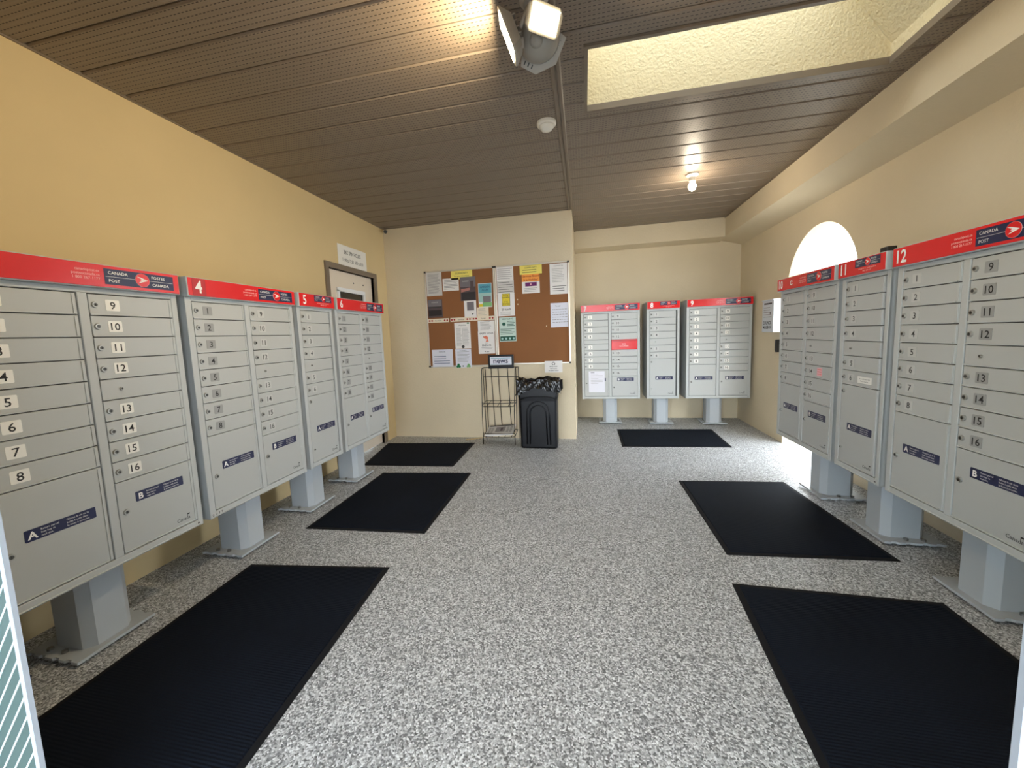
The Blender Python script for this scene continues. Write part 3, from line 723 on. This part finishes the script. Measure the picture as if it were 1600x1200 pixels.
def photo_low(m, w, h):
    blk(m, w, h, .02, .95, .62, .98, 'photo_grey'); blk(m, w, h, .02, .95, .10, .42, 'photo_black'); blk(m, w, h, .02, .95, .54, .60, 'ink_dark'); m.text('STORAGE', w * .48, h * .84, TY, .014, M['paper_grey'], 'c')
sheet(-1.953, -1.759, 1.570, 1.800, M['photo_dark'], 'dark grey photo flyer at the left edge of the board', 'flyer', 'flyer', photo_low)
sheet(-1.470, -1.312, 1.556, 1.770, M['paper'], 'white flyer with a small grey picture below the dark poster', 'flyer', 'flyer', lambda m, w, h: (blk(m, w, h, .24, .82, .38, .88, 'photo_grey'), m.prism([(.6 * w, .12 * h), (.85 * w, .22 * h), (.62 * w, .20 * h)], lambda a, b, d: (a, d, b), -.0018, -.0012, M['ink_dark'])))
sheet(-1.303, -1.156, 1.553, 1.668, M['paper_cream'], 'cream handwritten card under the teal leaflet', 'card', 'note', lambda m, w, h: lines(m, w, h, .9, .1, 5, 'ink_grey', .004, .1, .8, 9))
def strip(m, w, h):
    for a in (.07, .19, .80, .92): m.cyl((a * w, -.0012, h / 2), (a * w, -.002, h / 2), .012, M['ink_red'], 8)
    m.text(m.word, w / 2, h / 2, TY, .018, M['ink_dark'], 'c', maxw=w * .45)
for i, (a, b, t_, wd) in enumerate(((-1.960, -1.680, 0.0, 'For Sale'), (-1.660, -1.378, 0.0, 'Services'), (-1.374, -1.083, 0.0, 'Social'))):
    sheet(a, b, 1.507, 1.556, M['paper_cream'], ('cream heading strip with red dots at the left board edge', 'cream heading strip with red dots in the board centre', 'cream heading strip with red dots beside the middle rail')[i], 'heading_strip', 'sign',
          lambda m, w, h, wd=wd: (setattr(m, 'word', wd), strip(m, w, h)), 2)
def list_tall(m, w, h):
    lines(m, w, h, .80, .10, 16, 'ink_grey', .004, .10, .46, 5); lines(m, w, h, .80, .10, 16, 'ink_grey', .004, .52, .92, 6); m.box(.485 * w, .495 * w, -.0017, -.0012, .08 * h, .78 * h, M['ink_dark'])
    m.text('Activities', w / 2, h * .90, TY, .018, M['ink_dark'], 'c'); m.cyl((w * .5, -.0012, .07 * h), (w * .5, -.0022, .07 * h), .020, M['ink_dark'], 10)
    blk(m, w, h, .80, .93, .94, .99, 'shamrock')
sheet(-1.612, -1.402, 1.162, 1.494, M['paper'], 'tall white calendar sheet with green corners on left board', 'notice_sheet', 'notice', list_tall, 1)
def sham(m, w, h):
    lines(m, w, h, .88, .30, 9, 'ink_grey', .004, .12, .9, 8); m.text("St. Patrick's", w / 2, h * .93, TY, .013, M['ink_dark'], 'c')
    for cx_, mm, r_ in ((.17, 'shamrock', .022), (.80, 'shamrock_pale', .020)):
        for a in (90, 210, 330): m.cyl((w * cx_ + .7 * r_ * math.cos(math.radians(a)), -.0012, .09 * h + .7 * r_ * math.sin(math.radians(a))), (w * cx_ + .7 * r_ * math.cos(math.radians(a)), -.0020, .09 * h + .7 * r_ * math.sin(math.radians(a))), r_ * .75, M[mm], 10)
    m.cyl((w * .46, -.0012, .08 * h), (w * .46, -.0018, .08 * h), .009, M['ink_dark'], 8)
sheet(-1.615, -1.402, 0.920, 1.156, M['paper_blue'], 'white sheet with green shamrocks at the lower board edge', 'notice_sheet', 'notice', sham, 6)
sheet(-1.931, -1.650, 0.934, 1.158, M['paper_blue'], 'wide white notice with four blue lines in the lower corner', 'notice_sheet', 'notice', lambda m, w, h: (lines(m, w, h, .68, .15, 4, 'ink_blue', .007, .08, .86, 2), m.text('REMINDER', w / 2, h * .87, TY, .013, M['ink_dark'], 'c')), 6)
sheet(-1.302, -1.088, 1.366, 1.500, M['paper'], 'white sheet with grey print above the happy hour notice', 'notice_sheet', 'notice', lambda m, w, h: lines(m, w, h, .95, .1, 8, 'ink_grey', .004, .15, .8, 12), 0)
def happy(m, w, h):
    m.text('HAPPY HOUR', w / 2, h * .90, TY, .022, M['black_print'], 'c', .01, maxw=w * .86)
    m.prism([(w * .35 + a * w, h * .58 + b * h) for a, b in ((-.03, .17), (.14, .22), (.27, .14), (.22, .02), (.30, -.04), (.10, -.06), (.16, .06), (.02, .10))], lambda a, b, d: (a, d, b), -.0020, -.0012, M['ink_orange'])
    blk(m, w, h, .31, .46, .72, .77, 'ink_dark')
    m.text('EVERY', w / 2, h * .47, TY, .011, M['ink_grey'], 'c'); m.text('FRIDAYS', w / 2, h * .37, TY, .022, M['black_print'], 'c', .01, maxw=w * .6)
    lines(m, w, h, .29, .19, 2, 'ink_grey', .004, .18, .9, 3); m.text('4 pm', w / 2, h * .10, TY, .020, M['black_print'], 'c', .01)
sheet(-1.305, -1.092, 1.088, 1.372, M['paper'], 'white happy hour notice with coral picture', 'notice_sheet', 'notice', happy, 1)
sheet(-1.037, -0.827, 1.970, 2.138, M['paper'], 'ruled white sheet topmost beside the middle rail', 'notice_sheet', 'notice', lambda m, w, h: lines(m, w, h, .95, .1, 6, 'ink_grey', .006, .05, .98, 21), 1)
sheet(-1.037, -0.825, 1.810, 1.975, M['paper_grey'], 'ruled white sheet tucked between ruled and speed limit sheets', 'notice_sheet', 'notice', lambda m, w, h: lines(m, w, h, .95, .1, 5, 'ink_dark', .005, .08, .95, 22), 0)
def speed(m, w, h):
    blk(m, w, h, .26, .74, .44, .97, 'black_print')
    m.box(.28 * w, .72 * w, -.0021, -.0017, .45 * h, .96 * h, M['sign_yellow'])
    for i, t_ in enumerate(('SLOW', 'DOWN', '-', 'IT IS', 'POSTED')): m.text(t_, w / 2, h * (.90 - i * .095), -.0026, .017, M['black_print'], 'c', .015, maxw=w * .38)
    m.text('20 km/h', w / 2, h * .29, TY, .026, M['black_print'], 'c', .012, maxw=w * .56); lines(m, w, h, .20, .04, 3, 'ink_grey', .004, .12, .9, 5)
sheet(-1.034, -0.823, 1.545, 1.826, M['paper'], 'white sheet with a yellow slow down sign and 20 km/h', 'notice_sheet', 'notice', speed, 1)
def green(m, w, h):
    blk(m, w, h, .04, .96, .03, .22, 'green_dark'); m.cyl((w * .28, -.0012, h * .72), (w * .28, -.002, h * .72), .022, M['green_dark'], 12)
    m.text('RECYCLING', w / 2, h * .93, TY, .018, M['green_dark'], 'c', .01); lines(m, w, h, .86, .62, 4, 'green_dark', .007, .48, .95, 7); lines(m, w, h, .55, .28, 4, 'green_dark', .006, .06, .95, 8)
    for i in range(4): m.cyl((w * (.16 + .23 * i), -.0017, h * .12), (w * (.16 + .23 * i), -.0022, h * .12), .014, M['teal_pale'], 8)
sheet(-1.027, -0.817, 1.232, 1.530, M['mint'], 'mint green sheet with a dark green band along its foot', 'notice_sheet', 'notice', green, 1)
sheet(-0.748, -0.479, 2.030, 2.136, M['yellow'], 'yellow heading slip on the right board', 'notice_sheet', 'notice', lambda m, w, h: (m.text('COMMUNITY', w / 2, h * .74, TY, .018, M['ink_dark'], 'c', maxw=w * .55), lines(m, w, h, .60, .1, 2, 'ink_dark', .006, .12, .95, 2)), 1)
def nomin(m, w, h):
    blk(m, w, h, 0, 1, .60, 1, 'orange'); m.text('Services Board', w / 2, h * .88, TY - .0004, .024, M['ink_red'], 'c', .012, maxw=w * .92); m.text('It is Holiday!', w / 2, h * .70, TY - .0004, .024, M['ink_red'], 'c', .012, maxw=w * .8)
    blk(m, w, h, .18, .84, .36, .56, 'purple'); m.cyl((w * .5, -.0017, h * .46), (w * .5, -.0023, h * .46), .010, M['pink'], 8); lines(m, w, h, .30, .06, 3, 'ink_grey', .004, .12, .9, 3)
sheet(-0.724, -0.510, 1.803, 2.036, M['paper'], 'orange and white services notice with purple block', 'notice_sheet', 'notice', nomin, 0)
sheet(-0.387, -0.180, 1.773, 2.129, M['paper'], 'tall white printed sheet at the top right corner of right board', 'notice_sheet', 'notice', lambda m, w, h: (m.text('COMMITTEE', w / 2, h * .93, TY, .014, M['ink_grey'], 'c'), lines(m, w, h, .86, .38, 9, 'ink_grey', .004, .12, .85, 13), lines(m, w, h, .30, .08, 3, 'ink_dark', .006, .15, .95, 14)), 1)
def hand(m, w, h):
    rnd = random.Random(4); m.text('To sell', w * .42, h * .87, TY, .016, M['ink_dark'], 'c', shear=.2)
    for i in range(6):
        x = .10 * w; z = h * (.72 - i * .105)
        while x < .9 * w:
            l = rnd.uniform(.012, .030); m.box(x, x + l, -.0016, -.0012, z, z + .006, M['ink_grey']); x += l + .008
sheet(-0.388, -0.180, 1.382, 1.670, M['paper_blue'], 'white handwritten card low on the right board edge', 'card', 'note', hand, 0)
# push pins in the bare cork
for x, z, lb in ((-0.785, 1.735, 'upper cream push pin in bare cork beside the speed sheet'), (-0.783, 1.680, 'lower cream push pin in bare cork beside the speed sheet'), (-0.44, 1.40, 'yellow push pin left of the handwritten card')):
    tag(MB().cyl((0, 0, 0), (0, -0.010, 0), 0.006, M['paper_cream'], 8, 0.004).cyl((0, -0.010, 0), (0, -0.013, 0), 0.007, M['paper_cream'], 8).obj('push_pin', None, (x, YW - 0.008, z)), lb, 'pin')
# recycling sign on the lower rail
rs = MB().box(0, 0.215, -0.0015, 0, 0, 0.142, M['paper'])
for i in range(3):
    a0 = 90 + 120 * i
    pts = [(0.1075 + r_ * math.cos(math.radians(a0 + t_)), 0.110 + r_ * math.sin(math.radians(a0 + t_))) for r_, t_ in ((.020, -45), (.022, -10), (.020, 25), (.026, 28), (.0135, 52), (.009, 28), (.013, 25), (.012, -10), (.011, -45))]
    rs.prism(pts, lambda a, b, d: (a, d, b), -.0022, -.0015, M['black_print'])
for i, (t_, h_) in enumerate((('MIXED PAPER', .011), ('RECYCLING', .011), ('IN HERE ONLY', .013))): rs.text(t_, 0.1075, 0.074 - i * 0.025, -.0021, h_, M['ink_dark'], 'c', .012)
tag(rs.obj('recycling_sign', None, (-0.476, YW - 0.0190, 0.834)), 'white recycling sign hanging below the right cork board', 'sign')

# ------------------------------------------------------------------ spin hours sign, corner camera, latch, suggestion box
sg_ = MB(); sg_.box(0, 0.556, -0.006, 0, 0, 0.216, M['plate_white'])
sg_.text('BIKE SPIN HOURS', 0.270, 0.146, -0.0068, 0.042, M['black_print'], 'c', .008, wide=.7, maxw=0.42)
sg_.text('11:00 to 12:30  4:00 to 5:30', 0.278, 0.064, -0.0068, 0.036, M['black_print'], 'c', .008, wide=.7, maxw=0.50)
tag(put('hours_sign', sg_.mesh('hours_sign'), None, (XL + 0.001, 3.826, 2.128), H90), 'white hours sign with black lettering above the side door', 'sign')
cc = thing('security_camera', 'small dark security camera in the ceiling corner above the side door', 'camera', (-2.465, 4.80, 2.70), 0)
MB().cyl((0, 0.055, 0.005), (0, 0.02, 0.005), 0.016, M['lamp_grey'], 10).cyl((0, 0.03, 0.005), (0, 0.0, -0.005), 0.007, M['lamp_grey'], 8).obj('bracket', cc)
MB().cyl((0.0, 0.015, -0.008), (0.035, -0.045, -0.03), 0.021, M['cap_black'], 14).cyl((0.035, -0.045, -0.03), (0.0385, -0.051, -0.032), 0.015, M['keyhole'], 14).obj('lens_housing', cc)
sb = thing('suggestion_box', 'white wall mounted council mailbox box beside the arched doorway', 'box', (XR, 5.125, 1.225), -H90)
bb = MB().bevbox(0, 0.275, -0.12, 0, 0, 0.345, M['white_box'], 0.004); bb.obj('box_body', sb)
MB().bevbox(-0.004, 0.279, -0.128, 0, 0.345, 0.358, M['white_box'], 0.004).obj('lid', sb)
MB().box(0.05, 0.235, -0.1212, -0.1195, 0.305, 0.322, M['keyhole']).obj('slot', sb)
tx = MB()
lines(tx, 0.275, 0.345, .82, .45, 5, 'ink_grey', .006, .15, .85, 6)
tx.v = [(a, b - 0.12, c) for a, b, c in tx.v]
tx.text('COUNCIL', 0.137, 0.105, -0.1214, 0.034, M['black_print'], 'c', .02, maxw=.2).text('MAILBOX', 0.137, 0.055, -0.1214, 0.034, M['black_print'], 'c', .02, maxw=.2)
tx.box(0.19, 0.215, -0.1216, -0.1205, 0.20, 0.215, M['ink_dark']); tx.obj('lettering', sb)
lt = thing('gate_latch', 'grey and black latch plate on the wall beside the arched doorway', 'latch', (XR, 5.06, 1.02), -H90)
MB().bevbox(0, 0.06, -0.012, 0, 0, 0.11, M['lamp_grey'], 0.003).obj('plate', lt)
MB().bevbox(0.065, 0.09, -0.035, 0, -0.02, 0.12, M['cap_black'], 0.004).obj('catch', lt)
ws = MB().box(-0.115, 0.115, -0.010, 0.010, 0, 0.012, M['wood'])
tag(ws.obj('wood_strip', None, (-1.39, 4.775, 0.0), math.radians(31)), 'thin pale wood strip lying on the floor by the notice board wall', 'stick')

# dark blue crumpled cloth behind the nearest pedestal
bc = MB(); rnd = random.Random(3); vs = []; nu, nv = 18, 9
for j in range(nv + 1):
    th_ = math.pi / 2 * j / nv
    for i in range(nu):
        a = 2 * math.pi * i / nu; r_ = 1 + 0.16 * math.sin(3 * a + j) + 0.12 * math.sin(5 * a - 2 * j) + rnd.uniform(-.05, .05)
        vs.append((0.15 * r_ * math.cos(th_) * math.cos(a), 0.12 * r_ * math.cos(th_) * math.sin(a), 0.11 * math.sin(th_) * (0.9 + 0.1 * r_)))
bc.add(vs, [(j * nu + i, j * nu + (i + 1) % nu, (j + 1) * nu + (i + 1) % nu, (j + 1) * nu + i) for j in range(nv) for i in range(nu)], M['blue_cloth'])
tag(bc.obj('cloth_bundle', None, (-2.33, 0.93, 0.0), smooth=True), 'dark blue crumpled cloth on the floor behind the nearest left pedestal', 'cloth')

# ------------------------------------------------------------------ newspaper rack
RK = thing('newspaper_rack', 'black wire newspaper rack with news sign against the cork wall', 'rack', (-1.022, 4.68, 0))
hw, yf_, yb_ = 0.195, -0.125, 0.115
def wire(pts, name, closed=False, r=0.005): return MB().tube(pts, r, M['black_wire'], 6, closed).obj(name, RK, smooth=True)
for sx_ in (-1, 1):
    wire([(sx_ * hw, yf_, 0.0), (sx_ * hw * 1.01, yf_ + 0.01, 0.40), (sx_ * hw * 1.06, yf_ + 0.10, 0.90), (sx_ * hw * 1.06, yf_ + 0.12, 0.915)], 'upright', r=0.005)
    wire([(sx_ * (hw + 0.02), yb_, 0.0), (sx_ * (hw + 0.03), yb_, 0.90), (sx_ * (hw + 0.022), yb_, 0.915)], 'upright', r=0.005)
    wire([(sx_ * hw * 0.93, yb_ - 0.01, 0.10), (sx_ * hw * 1.0, yb_ - 0.01, 0.90)], 'upright')
for x in (-0.11, -0.02, 0.10): wire([(x + 0.02, yb_ - 0.02, 0.09), (x - 0.01, yb_ - 0.01, 0.92)], 'back_wire')
wire([(-hw - 0.03, yb_, 0.915), (hw + 0.03, yb_, 0.915)], 'crossbar', r=0.005)
wire([(-hw - 0.02, yb_ - 0.01, 0.80), (hw + 0.03, yb_ - 0.01, 0.80)], 'crossbar')
for sx_ in (-1, 1): wire([(sx_ * (hw + 0.022), yb_, 0.915), (sx_ * hw * 1.06, yf_ + 0.12, 0.915)], 'crossbar')
def shelf(z, n):
    T = put('wire_shelf', None, RK, (0, 0, z))
    loop = [(-hw, yb_ - 0.01, 0.03)] + [(hw * math.cos(math.pi + math.pi * k / 10), yf_ - 0.045 * math.sin(math.pi * k / 10), 0.0 + 0.0 * k) for k in range(11)] + [(hw, yb_ - 0.01, 0.03)]
    MB().tube(loop, 0.0045, M['black_wire'], 6, True).obj('front_loop', T, smooth=True)
    MB().tube([(a, b, c + 0.04) for a, b, c in loop[1:-1]], 0.0045, M['black_wire'], 6).obj('front_loop', T, smooth=True)
    for k in range(n):
        x = -hw + 2 * hw * (k + 0.5) / n
        MB().tube([(x, yb_ - 0.01, 0.03), (x, yf_ - 0.03, 0.0)], 0.0035, M['black_wire'], 5).obj('shelf_wire', T, smooth=True)
shelf(0.47, 3); shelf(0.10, 5)
hs = MB().bevbox(-0.160, 0.160, 0.052, 0.070, 0.905, 1.072, M['black_plastic'], 0.003); SH = hs.obj('sign_holder', RK, (0.015, 0.03, 0))
ns = MB().box(-0.135, 0.135, 0.0505, 0.052, 0.948, 1.048, M['paper_blue'])
ns.text('news', 0, 1.003, 0.0498, 0.064, M['navy'], 'c', .020, maxw=0.25)
ns.box(-0.125, 0.125, 0.0498, 0.0503, 1.030, 1.036, M['teal']).box(-0.125, 0.125, 0.0498, 0.0503, 0.957, 0.961, M['teal']); tag(ns.obj('sign_card', SH), 'white card printed news in navy')
npp = thing('newspaper', 'folded newspaper lying in the bottom tray of the wire rack', 'newspaper', (-1.022, 4.665, 0.118))
nm = MB()
def nfn(x, y): return (x, y, 0.014 + 0.055 * (y + 0.12) / 0.22 + 0.012 * math.sin(x * 9))
nn = 10
vs = [nfn(-0.17 + 0.34 * i / nn, -0.12 + 0.23 * j / 6) for j in range(7) for i in range(nn + 1)]
fs = [(j * (nn + 1) + i, j * (nn + 1) + i + 1, (j + 1) * (nn + 1) + i + 1, (j + 1) * (nn + 1) + i) for j in range(6) for i in range(nn)]
nm.add(vs, fs, M['paper_grey']); nm.add([(a, b, c - 0.022) for a, b, c in vs], [tuple(reversed(f)) for f in fs], M['paper_grey'])
edge = [i for i in range(nn + 1)] + [j * (nn + 1) + nn for j in range(1, 7)] + [6 * (nn + 1) + i for i in range(nn - 1, -1, -1)] + [j * (nn + 1) for j in range(5, 0, -1)]
E0 = len(vs); nm.add(vs + [(a, b, c - 0.022) for a, b, c in vs], [(edge[k], edge[k] + E0, edge[(k + 1) % len(edge)] + E0, edge[(k + 1) % len(edge)]) for k in range(len(edge))], M['paper'])
def npatch(x0, x1, y0, y1, m):
    q = [nfn(x0, y0), nfn((x0 + x1) / 2, y0), nfn(x1, y0), nfn(x1, y1), nfn((x0 + x1) / 2, y1), nfn(x0, y1)]
    nm.add([(a, b, c + 0.0025) for a, b, c in q], [(0, 1, 4, 5), (1, 2, 3, 4)], M[m])
npatch(-0.15, 0.15, 0.075, 0.10, 'ink_dark'); npatch(-0.06, 0.06, -0.07, 0.055, 'ink_grey'); npatch(-0.04, 0.03, -0.05, 0.03, 'photo_dark')
for x in (-0.15, -0.115, 0.08, 0.12):
    for y in (-0.09, -0.06, -0.03, 0.0, 0.03): npatch(x, x + 0.028, y, y + 0.016, 'ink_grey')
nm.obj('folded_pages', npp)

# ------------------------------------------------------------------ waste bin with liner
BN = thing('waste_bin', 'tall black plastic waste bin with ribbed arch beside the wire rack', 'bin', (-0.525, 4.545, 0))
def rr_ring(hx, hy, r, z, n=5):
    pts = []
    for cx_, cy_, a0 in ((hx - r, hy - r, 0), (-hx + r, hy - r, 90), (-hx + r, -hy + r, 180), (hx - r, -hy + r, 270)):
        for k in range(n + 1):
            a = math.radians(a0 + 90 * k / n); pts.append((cx_ + r * math.cos(a), cy_ + r * math.sin(a), z))
    return pts
b_ = MB(); prof = [(0.205, 0.118, 0.0), (0.212, 0.126, 0.02), (0.216, 0.130, 0.55), (0.226, 0.134, 0.60), (0.228, 0.136, 0.755), (0.236, 0.144, 0.758), (0.236, 0.144, 0.775), (0.222, 0.130, 0.775), (0.200, 0.116, 0.03)]
rings = [rr_ring(a, b, 0.03, z) for a, b, z in prof]; n_ = len(rings[0]); vs = [p for r_ in rings for p in r_]
fs = [(j * n_ + k_, j * n_ + (k_ + 1) % n_, (j + 1) * n_ + (k_ + 1) % n_, (j + 1) * n_ + k_) for j in range(len(rings) - 1) for k_ in range(n_)]
fs += [tuple(range(n_ - 1, -1, -1)), tuple((len(rings) - 1) * n_ + k_ for k_ in range(n_))]
b_.add(vs, fs, M['black_plastic']); b_.obj('bin_body', BN)
def arch_rib(hw_, zt):
    return [(-hw_ - 0.006, -0.1285, 0.05), (-hw_, -0.1315, zt - hw_)] + [(hw_ * math.cos(math.pi - math.pi * k / 12), -0.1325, zt - hw_ + hw_ * math.sin(math.pi - math.pi * k / 12)) for k in range(1, 12)] + [(hw_, -0.1315, zt - hw_), (hw_ + 0.006, -0.1285, 0.05)]
for hw_, zt, r_ in ((0.128, 0.545, 0.008), (0.092, 0.500, 0.008)): MB().tube(arch_rib(hw_, zt), r_, M['black_plastic'], 8).obj('arch_rib', BN, smooth=True)
MB().tube([(-0.212, -0.131, 0.56)] + [(0.19 * math.cos(math.pi - math.pi * k / 10), -0.134, 0.57 + 0.035 * math.sin(math.pi * k / 10)) for k in range(11)] + [(0.212, -0.131, 0.56)], 0.007, M['black_plastic'], 6).obj('shoulder_rib', BN, smooth=True)
lg = MB(); rnd = random.Random(11); NL = 160
base = []
for i in range(NL):
    p_ = 8.0 * i / NL; q_ = int(p_ // 2); f_ = p_ - 2 * q_ - 1
    x_, y_ = ((1, f_), (-f_, 1), (-1, -f_), (f_, -1))[q_]
    n_8 = (abs(x_) ** 9 + abs(y_) ** 9) ** (1 / 9); base.append((x_ / n_8, y_ / n_8))
stn = [(0.205, 0.112, 0.66, .010), (0.214, 0.122, 0.760, .012), (0.232, 0.140, 0.792, .012), (0.244, 0.153, 0.785, .016), (0.244, 0.158, 0.762, .018), (0.244, 0.161, 0.738, .020), (0.245, 0.164, 0.712, .022), (0.246, 0.167, 0.688, .024), (0.247, 0.169, 0.664, .028)]
vs = []
ph = [rnd.uniform(0, 6.28) for _ in range(12)]
def tri(x): return abs((x / math.pi) % 2 - 1) * 2 - 1
for j, (a, b, z, am) in enumerate(stn):
    for i in range(NL):
        t_ = 2 * math.pi * i / NL
        f = tri(7 * t_ + ph[0] + j * 1.1) + .8 * tri(15 * t_ + ph[1] - j * .9) + .7 * tri(26 * t_ + ph[2] + j * 1.7) + rnd.uniform(-.35, .35)
        k_ = 1 + am * f * 1.3
        dz = 0.012 * math.sin(5 * t_ + ph[3] + j * .4) + 0.008 * tri(19 * t_ + ph[4] + j)
        if j >= 5: dz += 0.032 * math.sin(3 * t_ + ph[5]) * (j - 4) / 4
        vs.append((base[i][0] * a * k_, base[i][1] * b * k_, z + dz))
lg.add(vs, [(j * NL + i, j * NL + (i + 1) % NL, (j + 1) * NL + (i + 1) % NL, (j + 1) * NL + i) for j in range(len(stn) - 1) for i in range(NL)], M['bag'])
# twisted corner of film sticking out at the right
lg.add([(0.245, -0.15, 0.79), (0.285, -0.13, 0.800), (0.262, -0.10, 0.78), (0.288, -0.14, 0.70), (0.262, -0.155, 0.665)], [(0, 1, 2), (0, 4, 3, 1), (1, 3, 2)], M['bag'])
tag(lg.obj('bin_liner', BN), 'crumpled shiny black liner bag')

# ------------------------------------------------------------------ ceiling fittings
FL = thing('flood_light', 'grey twin head flood light with bright panels on the ceiling', 'lamp', (-0.185, 1.84, ZC))
MB().lathe([(0.0, 0.0), (0.062, 0.0), (0.062, -0.018), (0.045, -0.034), (0.0, -0.036)], (0, 0, 0), M['lamp_grey'], 24).obj('base', FL, smooth=False)
def place(name, loc, aim, spin, parent):
    aim = Vector(aim).normalized(); X = Vector((0, 0, 1)).cross(aim).normalized(); Yv = aim.cross(X)
    hd = put(name, None, parent)
    hd.matrix_local = Matrix(((X.x, Yv.x, aim.x, loc[0]), (X.y, Yv.y, aim.y, loc[1]), (X.z, Yv.z, aim.z, loc[2]), (0, 0, 0, 1))) @ Matrix.Rotation(spin, 4, 'Z')
    return hd
def octo(a, b, c, z): return [(-a + c, -b, z), (a - c, -b, z), (a, -b + c, z), (a, b - c, z), (a - c, b, z), (-a + c, b, z), (-a, b - c, z), (-a, -b + c, z)]
def flood_head(loc, aim, hw_, hh, spin, fill=0.78):
    hd = place('lamp_head', loc, aim, spin, FL)
    h = MB(); h.frustum(octo(hw_ * .7, hh * .7, .02, -0.04), octo(hw_, hh, .02, -0.004), M['lamp_grey']).frustum(octo(hw_, hh, .02, -0.004), octo(hw_, hh, .02, 0.005), M['lamp_grey'])
    for i in range(5): h.box(-hw_ * .5, hw_ * .5, -hh * .5 + i * hh * .25 - .003, -hh * .5 + i * hh * .25 + .003, -0.054, -0.038, M['lamp_grey'])
    h.obj('housing', hd)
    MB().box(-hw_ * fill, hw_ * fill, -hh * fill, hh * fill, 0.005, 0.008, M['flood_emit']).obj('led_panel', hd)
heads = [((-0.118, 0.015, -0.128), (-0.94, -0.10, -0.34), 0.060, 0.105, 0.0), ((0.045, -0.035, -0.128), (0.60, -0.62, -0.50), 0.086, 0.052, 0.05)]
for q in heads: flood_head(*q)
for hx in (-1, 1): MB().tube([(hx * 0.02, 0, -0.03), (hx * 0.04, 0.005, -0.065), (hx * 0.062, 0.01, -0.11)], 0.009, M['lamp_grey'], 8).obj('arm', FL, smooth=True)
sn = place('sensor_body', (0.010, 0.075, -0.120), (-0.05, -0.78, -0.62), 0.2, FL)
MB().lathe([(0.0, 0.038), (0.03, 0.036), (0.062, 0.026), (0.088, 0.006), (0.094, -0.02), (0.06, -0.045), (0.0, -0.05)], (0, 0, 0), M['lamp_grey'], 28).obj('dome', sn, smooth=True)
MB().lathe([(0.0, 0.052), (0.016, 0.050), (0.028, 0.042), (0.031, 0.030)], (-0.006, 0.0, 0), M['lamp_grey'], 18).obj('lens_boss', sn, smooth=True)
vb = MB(); vb.frustum([(-0.112, -0.065, -0.03), (-0.058, -0.118, -0.03), (0.042, -0.118, -0.03), (0.112, -0.045, -0.03), (0.08, 0.0, -0.03), (-0.08, 0.0, -0.03)], [(-0.112, -0.065, -0.015), (-0.058, -0.118, -0.015), (0.042, -0.118, -0.015), (0.112, -0.045, -0.015), (0.08, 0.0, -0.015), (-0.08, 0.0, -0.015)], M['lamp_grey'])
vb.obj('vented_bracket', sn)
vs_ = MB()
for k in range(3):
    for (x, y, dx_, dy_) in ((-0.094 + .013 * k, -0.066 - .013 * k, .012, .012), (0.064 + .013 * k, -0.074 + .013 * k, -.012, .010)):
        vs_.prism([(x, y), (x + dx_, y + dy_), (x + dx_ - .003, y + dy_ + .004), (x - .003, y + .004)], lambda a, b, d: (a, b, d), -0.0155, -0.0145, M['keyhole'])
vo = vs_.obj('vent_slots', sn); vo['kind'] = 'stuff'
def lamp(name, kind, loc, power, col, size=0.05, aim=None, parent=None, cone=None):
    l = bpy.data.lights.new(name, kind); l.energy = power; l.color = col
    if kind == 'AREA': l.size = size
    else: l.shadow_soft_size = size
    if cone: l.spot_size = cone; l.spot_blend = 0.4
    o_ = bpy.data.objects.new(name, l); COL.objects.link(o_)
    if parent: o_.parent = parent
    o_.location = loc
    if aim: o_.rotation_euler = Vector(aim).to_track_quat('-Z', 'Y').to_euler()
    return o_
for (lc, aim, a_, b2, sp_), fw_ in zip(heads, FLOOD_W):
    av = Vector(aim).normalized()
    lamp('led_light', 'AREA', Vector(lc) + av * 0.014, fw_, WARM, 0.10, aim, FL)

SD = thing('smoke_detector', 'round white smoke detector on the ceiling beside the joint strip', 'detector', (-0.225, 2.87, ZC))
MB().lathe([(0.0, 0.0), (0.066, 0.0), (0.066, -0.016), (0.058, -0.026), (0.0, -0.026)], (0, 0, 0), M['white_plastic'], 28).obj('base', SD, smooth=False)
MB().lathe([(0.046, -0.026), (0.046, -0.036), (0.036, -0.05), (0.018, -0.055), (0.0, -0.055)], (0, 0, 0), M['white_plastic'], 28).obj('sensing_chamber', SD, smooth=True)
BL = thing('bulb_light', 'bare glowing bulb in white lampholder on the right ceiling', 'lamp', (1.015, 4.183, ZC))
MB().lathe([(0.0, 0.0), (0.055, 0.0), (0.055, -0.012), (0.030, -0.03), (0.026, -0.065), (0.0, -0.065)], (0, 0, 0), M['white_plastic'], 24).obj('lampholder', BL)
MB().lathe([(0.014, -0.062), (0.020, -0.075), (0.031, -0.095), (0.034, -0.115), (0.028, -0.135), (0.014, -0.147), (0.0, -0.150)], (0, 0, 0), M['bulb_emit'], 20).obj('bulb', BL, smooth=True)
lamp('bulb_glow', 'POINT', (0, 0, -0.165), BULB_W, BULB_C, 0.04, None, BL)
